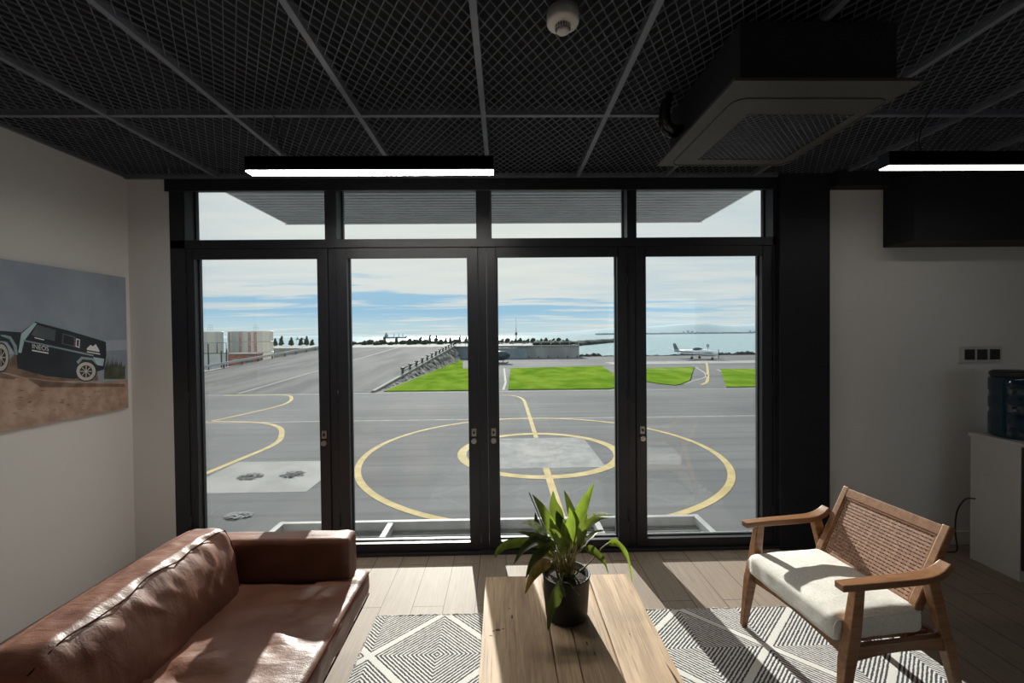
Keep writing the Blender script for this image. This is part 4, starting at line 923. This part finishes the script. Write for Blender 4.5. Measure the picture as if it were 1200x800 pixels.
f = MB(); f.box(.015, .475, 1.91, 1.95, .27, .352, .003); f.box(.015, .475, .55, .59, .27, .352, .003); f.box(-.05, -.01, .615, 1.885, .27, .352, .003); f.box(.50, .54, .615, 1.885, .27, .352, .003)
o = f.build('apron_frame', 'table_oak', ct); o.matrix_parent_inverse = inv

# ------------------------------------------------------------------ potted plant
PC = Vector((.248, 1.747, .4222))
pp_ = empty('potted_plant', PC, label='peace lily with drooping leaves in a black pot on the table', cat='plant'); inv = Matrix.Translation(-PC)
f = MB(); f.lathe([(.078, 0), (.086, .004), (.092, .09), (.097, .168), (.099, .172), (.097, .175), (.092, .173), (.090, .15)], seg=44)
f.build('pot', 'pot_black', pp_)
b = MB(); b.lathe([(.091, .135), (.091, .148), (.06, .156), (.02, .158), (.001, .158)], seg=30)
b.build('soil', 'soil', pp_)
def leaf(path, w, m, roll=0.0, stalk=None, seed=0, facing=None):
    pts = spline(path, 7); n = len(pts); f = MB(); rows = []
    fc = Vector(facing or (0, -1, .35)).normalized()
    for i, p in enumerate(pts):
        u = i/(n-1); d = (pts[min(i+1, n-1)]-pts[max(i-1, 0)]).normalized()
        s_ = d.cross(fc); s_ = (s_.normalized() if s_.length > 1e-4 else Vector((1, 0, 0))); nn = s_.cross(d).normalized()
        a = roll+.35*math.sin(u*2.2+seed); sv = s_*math.cos(a)+nn*math.sin(a); nv = sv.cross(d).normalized()
        wd = w*.5*(math.sin(math.pi*min(1, u**.72)))**.85*(1-.15*u) + .0006
        row = []
        for j in range(5):
            k = (j-2)/2; wave = .10*wd*math.sin(u*17+seed+k*2)*abs(k)
            row.append(f.bm.verts.new(p + sv*(k*wd) - nv*(abs(k)**1.5*wd*-.38 - wave)))
        rows.append(row)
    for r0, r1 in zip(rows, rows[1:]):
        for j in range(4): f._face((r0[j], r0[j+1], r1[j+1], r1[j]), True)
    o = f.build('leaf', m, pp_, recalc=False); o.matrix_parent_inverse = inv
    if stalk:
        q = MB(); pt = [Vector(s) for s in stalk]; q.tube(spline([*pt, pts[0], pts[min(3, n-1)]], 5), [.0034]*0 or .0028, 6)
        so_ = q.build('leaf_stalk', 'stalk', o)
    return o
def LP(*a): return [at(x, y, Y) for x, y, Y in a]
def root(k): an = k*2.4; r_ = .012+.028*((k*37) % 10)/10; return PC + Vector((r_*math.cos(an), r_*math.sin(an), .150))
LV = [  # path in photo pixels with depth, leaf width in m, material, roll
    (LP((673, 640, 1.76), (676, 615, 1.77), (686, 588, 1.79), (696, 566, 1.80)), .060, 'leaf_bright', .1, (0, -1, .1)),
    (LP((672, 628, 1.80), (672, 606, 1.82), (667, 590, 1.83), (661, 574, 1.84)), .044, 'leaf_dark', .2, None),
    (LP((656, 622, 1.78), (653, 605, 1.80), (648, 590, 1.81), (648, 575, 1.81)), .062, 'leaf_green', 0, (0, -1, .1)),
    (LP((650, 632, 1.74), (643, 612, 1.74), (634, 594, 1.74), (624, 579, 1.73)), .048, 'leaf_green', .3, None),
    (LP((640, 628, 1.70), (632, 618, 1.69), (620, 611, 1.68), (610, 614, 1.67)), .034, 'leaf_pale', .5, None),
    (LP((645, 635, 1.68), (632, 628, 1.67), (618, 624, 1.66), (607, 623, 1.66)), .032, 'leaf_dark', .3, None),
    (LP((640, 640, 1.70), (618, 635, 1.68), (596, 637, 1.66), (584, 645, 1.65), (580, 653, 1.65)), .040, 'leaf_green', .5, (0, -.6, .8)),
    (LP((645, 632, 1.66), (630, 633, 1.64), (614, 643, 1.63), (602, 661, 1.62)), .040, 'leaf_dark', .4, (-.3, -.6, .7)),
    (LP((644, 640, 1.66), (634, 648, 1.64), (624, 660, 1.63), (616, 677, 1.62)), .042, 'leaf_dark', .1, (-.3, -.8, .4)),
    (LP((646, 660, 1.64), (635, 662, 1.61), (624, 674, 1.59), (615, 696, 1.58)), .050, 'leaf_brown', .1, (-.2, -.9, .3)),
    (LP((658, 681, 1.64), (653, 692, 1.60), (646, 712, 1.59), (642, 739, 1.595)), .062, 'leaf_dark', 0, (0, -1, .2)),
    (LP((668, 638, 1.70), (668, 622, 1.69), (669, 608, 1.69), (667, 594, 1.69)), .050, 'leaf_bright', .1, (0, -1, .1)),
    (LP((677, 622, 1.80), (688, 610, 1.81), (702, 603, 1.83), (720, 604, 1.84)), .036, 'leaf_pale', .5, (0, -.6, .8)),
    (LP((680, 628, 1.74), (690, 615, 1.74), (700, 609, 1.75), (716, 607, 1.76)), .036, 'leaf_green', .4, (0, -.6, .8)),
    (LP((685, 640, 1.72), (695, 647, 1.71), (706, 657, 1.70), (713, 672, 1.70)), .046, 'leaf_green', .3, (.2, -.8, .5)),
    (LP((712, 637, 1.74), (722, 637, 1.74), (731, 647, 1.74), (737, 662, 1.74), (741, 684, 1.74)), .042, 'leaf_bright', .2, (.3, -.8, .4)),
    (LP((656, 640, 1.72), (652, 625, 1.71), (648, 615, 1.71), (645, 604, 1.70)), .046, 'leaf_bright', .3, None),
    (LP((662, 640, 1.75), (660, 622, 1.76), (655, 608, 1.77), (652, 598, 1.78)), .052, 'leaf_dark', .2, (0, -1, .1)),
    (LP((676, 640, 1.70), (681, 625, 1.69), (683, 614, 1.68), (688, 602, 1.68)), .044, 'leaf_green', .2, None),
    (LP((650, 645, 1.67), (645, 638, 1.66), (638, 634, 1.65), (630, 638, 1.64)), .042, 'leaf_green', .3, (0, -.7, .7)),
    (LP((660, 650, 1.78), (664, 630, 1.82), (676, 612, 1.86), (684, 598, 1.88)), .05, 'leaf_green', .2, None),
    (LP((664, 648, 1.72), (662, 632, 1.72), (661, 618, 1.71), (660, 608, 1.71)), .04, 'leaf_green', .1, (0, -1, .1)),
    (LP((655, 650, 1.80), (646, 640, 1.86), (640, 632, 1.90), (632, 632, 1.93)), .046, 'leaf_green', .1, (0, -.5, .8)),
    (LP((648, 652, 1.69), (640, 648, 1.67), (630, 652, 1.65), (622, 662, 1.645)), .034, 'leaf_green', .3, (-.3, -.6, .6)),
    (LP((668, 645, 1.79), (671, 626, 1.81), (671, 612, 1.82), (675, 600, 1.83)), .036, 'leaf_green', .2, None),
    (LP((680, 645, 1.77), (690, 632, 1.80), (699, 624, 1.82), (709, 621, 1.84)), .034, 'leaf_dark', .3, (0, -.6, .8)),
    (LP((642, 640, 1.76), (634, 626, 1.79), (629, 612, 1.81), (627, 600, 1.83)), .032, 'leaf_dark', .2, None),
    (LP((658, 648, 1.66), (655, 634, 1.64), (650, 624, 1.63), (643, 620, 1.62)), .036, 'leaf_green', .3, (0, -.8, .5)),
]
for k, (path, wd, m, roll, fc) in enumerate(LV):
    r0 = root(k); p0 = path[0]; mid_ = r0.lerp(p0, .55) + Vector((0, 0, .012))
    if k == 15: st = [r0, at(690, 660, 1.73), at(702, 645, 1.74)]
    elif k in (9, 10): st = [r0, r0.lerp(p0, .6)+Vector((0, 0, .03))]
    else: st = [r0, mid_]
    leaf(path, wd*.92, m, roll, st, k*1.3, fc)
f = MB()
for k in range(16):
    an = k*1.9; r0 = root(k+30); e = r0 + Vector((.045*math.cos(an), .035*math.sin(an), .09+.05*((k*7) % 5)/5)); f.tube([r0, r0.lerp(e, .5)+Vector((0, 0, .008)), e], [.0036, .003, .002], 6)
o = f.build('cut_stalks', 'stalk', pp_); o.matrix_parent_inverse = inv
f = MB(); f.tube(spline(LP((655, 668, 1.74), (643, 632, 1.71), (632, 605, 1.70), (620, 577, 1.70))), .0022, 6)
o = f.build('flower_stalk', 'stalk_purple', pp_); o.matrix_parent_inverse = inv
f = MB(); f.tube(spline(LP((661, 682, 1.66), (668, 684, 1.645), (674, 692, 1.64), (679, 697, 1.64))), .0016, 5); f.tube(spline(LP((656, 682, 1.65), (661, 690, 1.64), (662, 699, 1.64))), .0014, 5)
o = f.build('dry_root', 'leaf_pale', pp_); o.matrix_parent_inverse = inv

# ------------------------------------------------------------------ sofa
sf = empty('sofa', (-1.13, 1.25, FZ), label='brown leather sofa with one long seat along the left', cat='sofa'); inv = Matrix.Translation(-sf.location)
def sofa_part(name, bb, c, m='leather', rot=None):
    f = MB(); f.join(bb, Matrix.Translation(c) @ (rot or Matrix.Identity(4))); o = f.build(name, m, sf); o.matrix_parent_inverse = inv; return o
SY0, SY1 = .16, 2.155
sofa_part('base', cushion(.36, (SY1-SY0)/2-.02, .10, .015, cuts=6), (-1.20, (SY0+SY1)/2, .175))
sofa_part('back_frame', cushion(.06, (SY1-SY0)/2, .275, .03, cuts=14, wr=.003, wf=(6, 3, 6)), (-1.545, (SY0+SY1)/2, .355))
def arm_shape(p): return p
for y, nm in ((2.10, 'arm'), (SY0+.055, 'arm')):
    sofa_part(nm, cushion(.43, .056, .215, .02, cuts=18, wr=.003, wf=(5, 8, 5), seed=y), (-1.185, y, .395))
def seat_shape(p):
    # T-shaped front: the cushion widens in front of the arm
    q = p.copy()
    if q.y > .90 and q.x < .42: q.y = .90 + (q.y-.90)*.03
    return q
seat = cushion(.315, .985, .062, .03, (.018, .0), 70, .010, (3.2, 9.0, 5), 3.3, None)
for v in seat.verts:                       # slack creases running across the seat
    if v.co.z > 0: v.co.z += (.012*math.sin(v.co.y*38 + 9*v.co.x + 7*noise.noise(Vector((v.co.x*4, v.co.y*3, 1)))) + .007*math.sin(v.co.y*83 - 14*v.co.x + 8*noise.noise(Vector((v.co.x*6, v.co.y*5, 4)))))*max(0, 1-(v.co.x/.33)**4)*(.45+noise.noise(Vector((v.co.x*3, v.co.y*4, 9))))
so_seat = sofa_part('seat_cushion', seat, (-1.0, 1.155, .345))
f = MB(); x = -.684
f.tube([(x-.006, .18+.01, .402)] + [(x-.004+.002*math.sin(k), .2+k*.0965, .402+.002*math.sin(k*1.7)) for k in range(1, 20)] + [(x-.006, 2.13, .400)], .0042, 8)
f.tube([(x-.006, .19, .292)] + [(x-.004, .2+k*.0965, .291) for k in range(1, 20)] + [(x-.006, 2.13, .292)], .0042, 8)
o = f.build('piping', 'piping_dark', so_seat); 
def back_cushion(y0, y1, seed):
    hy, hz, cx_, cz_ = (y1-y0)/2, .175, -1.365, .525
    bb = cushion(.125, hy, hz, .075, cuts=60)
    for v in bb.verts:
        u = v.co.y/hy; w_ = (v.co.z+hz)/(2*hz); fr = max(0, v.co.x/.125)
        v.co.x += .030*(1-u*u)*(1-(2*w_-1)**2)*fr                               # puffed front
        v.co.z += .014*(1-abs(u)**3)*w_
        v.co.x -= .060*w_**2*fr                                                 # leans back
        # slack folds fanning down from the top seam, a few soft dents lower
        ed = max(0, w_-.30)/.7
        fold = noise.noise(Vector((v.co.y*17+1.6*noise.noise(Vector((v.co.y*4, w_*3, seed))), w_*2.2+v.co.y*2.5, seed)))
        fine = noise.noise(Vector((v.co.y*42, w_*5+v.co.y*9, seed+4)))
        v.co.x += fr*(.022*fold*ed + .008*fine*ed + .010*noise.noise(Vector((v.co.y*5, w_*3, seed+8))))
        v.co.z += w_*(.006*noise.noise(Vector((v.co.y*9, v.co.x*14, seed+2))) + .003*noise.noise(Vector((v.co.y*30, v.co.x*20, seed))))
        v.co.y += .010*noise.noise(Vector((v.co.x*9, w_*4, seed+6)))
    tops = {}
    for v in bb.verts:
        k = round((v.co.y/hy+1)*16)
        if v.co.z > .12 and v.co.x > .0 and (k not in tops or v.co.z+.8*v.co.x > tops[k].z+.8*tops[k].x): tops[k] = v.co.copy()
    ends = {}
    for v in bb.verts:
        if abs(v.co.y) > hy-.06 and v.co.x > 0:
            s_ = 1 if v.co.y > 0 else -1; k = (s_, round((v.co.z+hz)/(2*hz)*9))
            if k not in ends or v.co.x+.9*abs(v.co.y) > ends[k].x+.9*abs(ends[k].y): ends[k] = v.co.copy()
    ks_ = sorted(tops); line = [tops[k] for k in ks_]
    for _ in range(4): line = [line[0]] + [(line[i-1]+line[i]*2+line[i+1])/4 for i in range(1, len(line)-1)] + [line[-1]]
    line = [p+Vector((.002, 0, .003)) for p in line]
    M = Matrix.Translation((cx_, (y0+y1)/2, cz_)); o = sofa_part('back_cushion', bb, M.to_translation())
    f = MB(); f.tube([M @ p for p in line], .0026, 6)
    for s_ in (1,):
        ks = [k for k in sorted(ends) if k[0] == s_ and 1 <= k[1] <= 9]
        if len(ks) > 3:
            ln = [ends[k] for k in ks]
            for _ in range(3): ln = [ln[0]] + [(ln[i-1]+ln[i]*2+ln[i+1])/4 for i in range(1, len(ln)-1)] + [ln[-1]]
            f.tube([M @ (p+Vector((.004, .004*s_, 0))) for p in ln], .0026, 6)
    f.build('seam', 'piping_dark', o)
back_cushion(1.165, 2.035, 1.0); back_cushion(.225, 1.01, 5.0)
for x in (-.80, -1.48):
    for y in (.26, 2.05 if x < -1 else 1.43): o = MB().box(x-.03, x+.03, y-.03, y+.03, FZ, .085, .003).build('leg', 'sofa_leg_black', sf); o.matrix_parent_inverse = inv

# ------------------------------------------------------------------ armchair (local x = forward, +y = side nearer the camera)
ch = empty('armchair', (1.31, 1.961, .001), R(186.2), label='teak armchair with cane back and cream linen seat', cat='chair')
def cp(name, mb, m='teak', parent=None): return mb.build(name, m, parent or ch)
for s in (-1, 1):
    Y = .285*s
    f = MB(); f.sweep(spline([(.0, Y*1.0, .553), (-.12, Y*1.015, .556), (-.30, Y*1.02, .558), (-.40, Y*1.02, .562), (-.46, Y*1.02, .580), (-.50, Y*1.02, .607)], 5), [.044+.012*math.sin(math.pi*min(1, i/26)) for i in range(26)], .028, (0, 1, 0)); cp('armrest', f)
    f = MB(); f.sweep([(-.085, Y, .545), (-.06, Y, .36), (-.035, Y*1.01, .25), (.0, Y*1.03, .0)], [.034, .040, .042, .026], [.040, .052, .050, .028], (0, 1, 0)); cp('leg', f)
    f = MB(); f.sweep([(-.425, Y*1.0, .552), (-.475, Y, .36), (-.505, Y*1.01, .25), (-.565, Y*1.03, .0)], [.032, .034, .036, .026], [.05, .048, .046, .030], (0, 1, 0)); cp('leg', f)
    n = 9; f = MB(); top, bot = [], []
    for i in range(n):
        u = i/(n-1); x = -.045-.455*u; top.append((x, Y-.013, .305)); bot.append((x, Y-.013, .245+.022*math.sin(math.pi*u)))
    f.prism(top+bot[::-1], (0, .026, 0)); cp('side_rail', f)
    f = MB(); f.sweep([(-.365, .238*s, .265), (-.42, .238*s, .42), (-.58, .238*s, .735)], [.03, .034, .032], [.04, .042, .034], (0, 1, 0)); cp('back_stile', f)
n = 11; f = MB(); top, bot = [], []
for i in range(n):
    u = i/(n-1); y = -.268+.536*u; top.append((-.045, y, .300)); bot.append((-.045, y, .243+.022*math.sin(math.pi*u)))
f.prism(top+bot[::-1], (-.028, 0, 0)); cp('front_rail', f)
f = MB(); f.box(-.50, -.472, -.27, .27, .25, .30, .003); cp('rear_rail', f)
f = MB(); f.box(-.47, -.075, -.24, .24, .282, .297); cp('seat_slats', f)
bb = cushion(.215, .262, .056, .032, (.02, 0), 26, .003, (6, 6, 6), 2)
f = MB(); f.join(bb, Matrix.Translation((-.215, 0, .355))); sc_ = cp('seat_cushion', f, 'linen')
f = MB()
for y in (-.258, .258): f.tube([(-.43+.012, y, .395), (-.215, y*1.006, .398), (-.02, y, .392), (-.006, y, .37), (-.006, y, .33)], .0035, 6)
cp('piping', f, 'linen', sc_)
# backrest rails and cane, laid out on the leaning back plane
bd = Vector((-.16, 0, .315)).normalized(); b0 = Vector((-.42, 0, .42)); bn = Vector((bd.z, 0, -bd.x))
BM = Matrix(((0, bd.x, bn.x, b0.x), (1, 0, 0, 0), (0, bd.z, bn.z, b0.z), (0, 0, 0, 1)))   # (y, up, normal)
f = MB(); f.box(-.225, .225, .300, .348, -.016, .016, .004, M=BM); cp('top_rail', f)
f = MB(); f.box(-.225, .225, -.055, -.015, -.014, .014, .004, M=BM); cp('lower_rail', f)
f = MB(); w0, w1, h0, h1 = -.222, .222, -.02, .305; P = .0165
k = 0
while w0+k*P < w1:
    x = w0+k*P; f.box(x-.0056, x+.0056, h0, h1, .004+.0008*(k % 2), .006+.0008*(k % 2), M=BM); k += 1
k = 0
while h0+k*P < h1:
    y = h0+k*P; f.box(w0, w1, y-.0056, y+.0056, .0066+.0008*(k % 2), .0086+.0008*(k % 2), M=BM); k += 1
cp('cane_panel', f, 'cane')
f = MB()
for q in ((w0, w1, h1-.012, h1-.004), (w0, w1, h0+.004, h0+.012), (w0, w0+.008, h0, h1), (w1-.008, w1, h0, h1)): f.box(q[0], q[1], q[2], q[3], .009, .0125, M=BM)
cp('cane_bead', f)
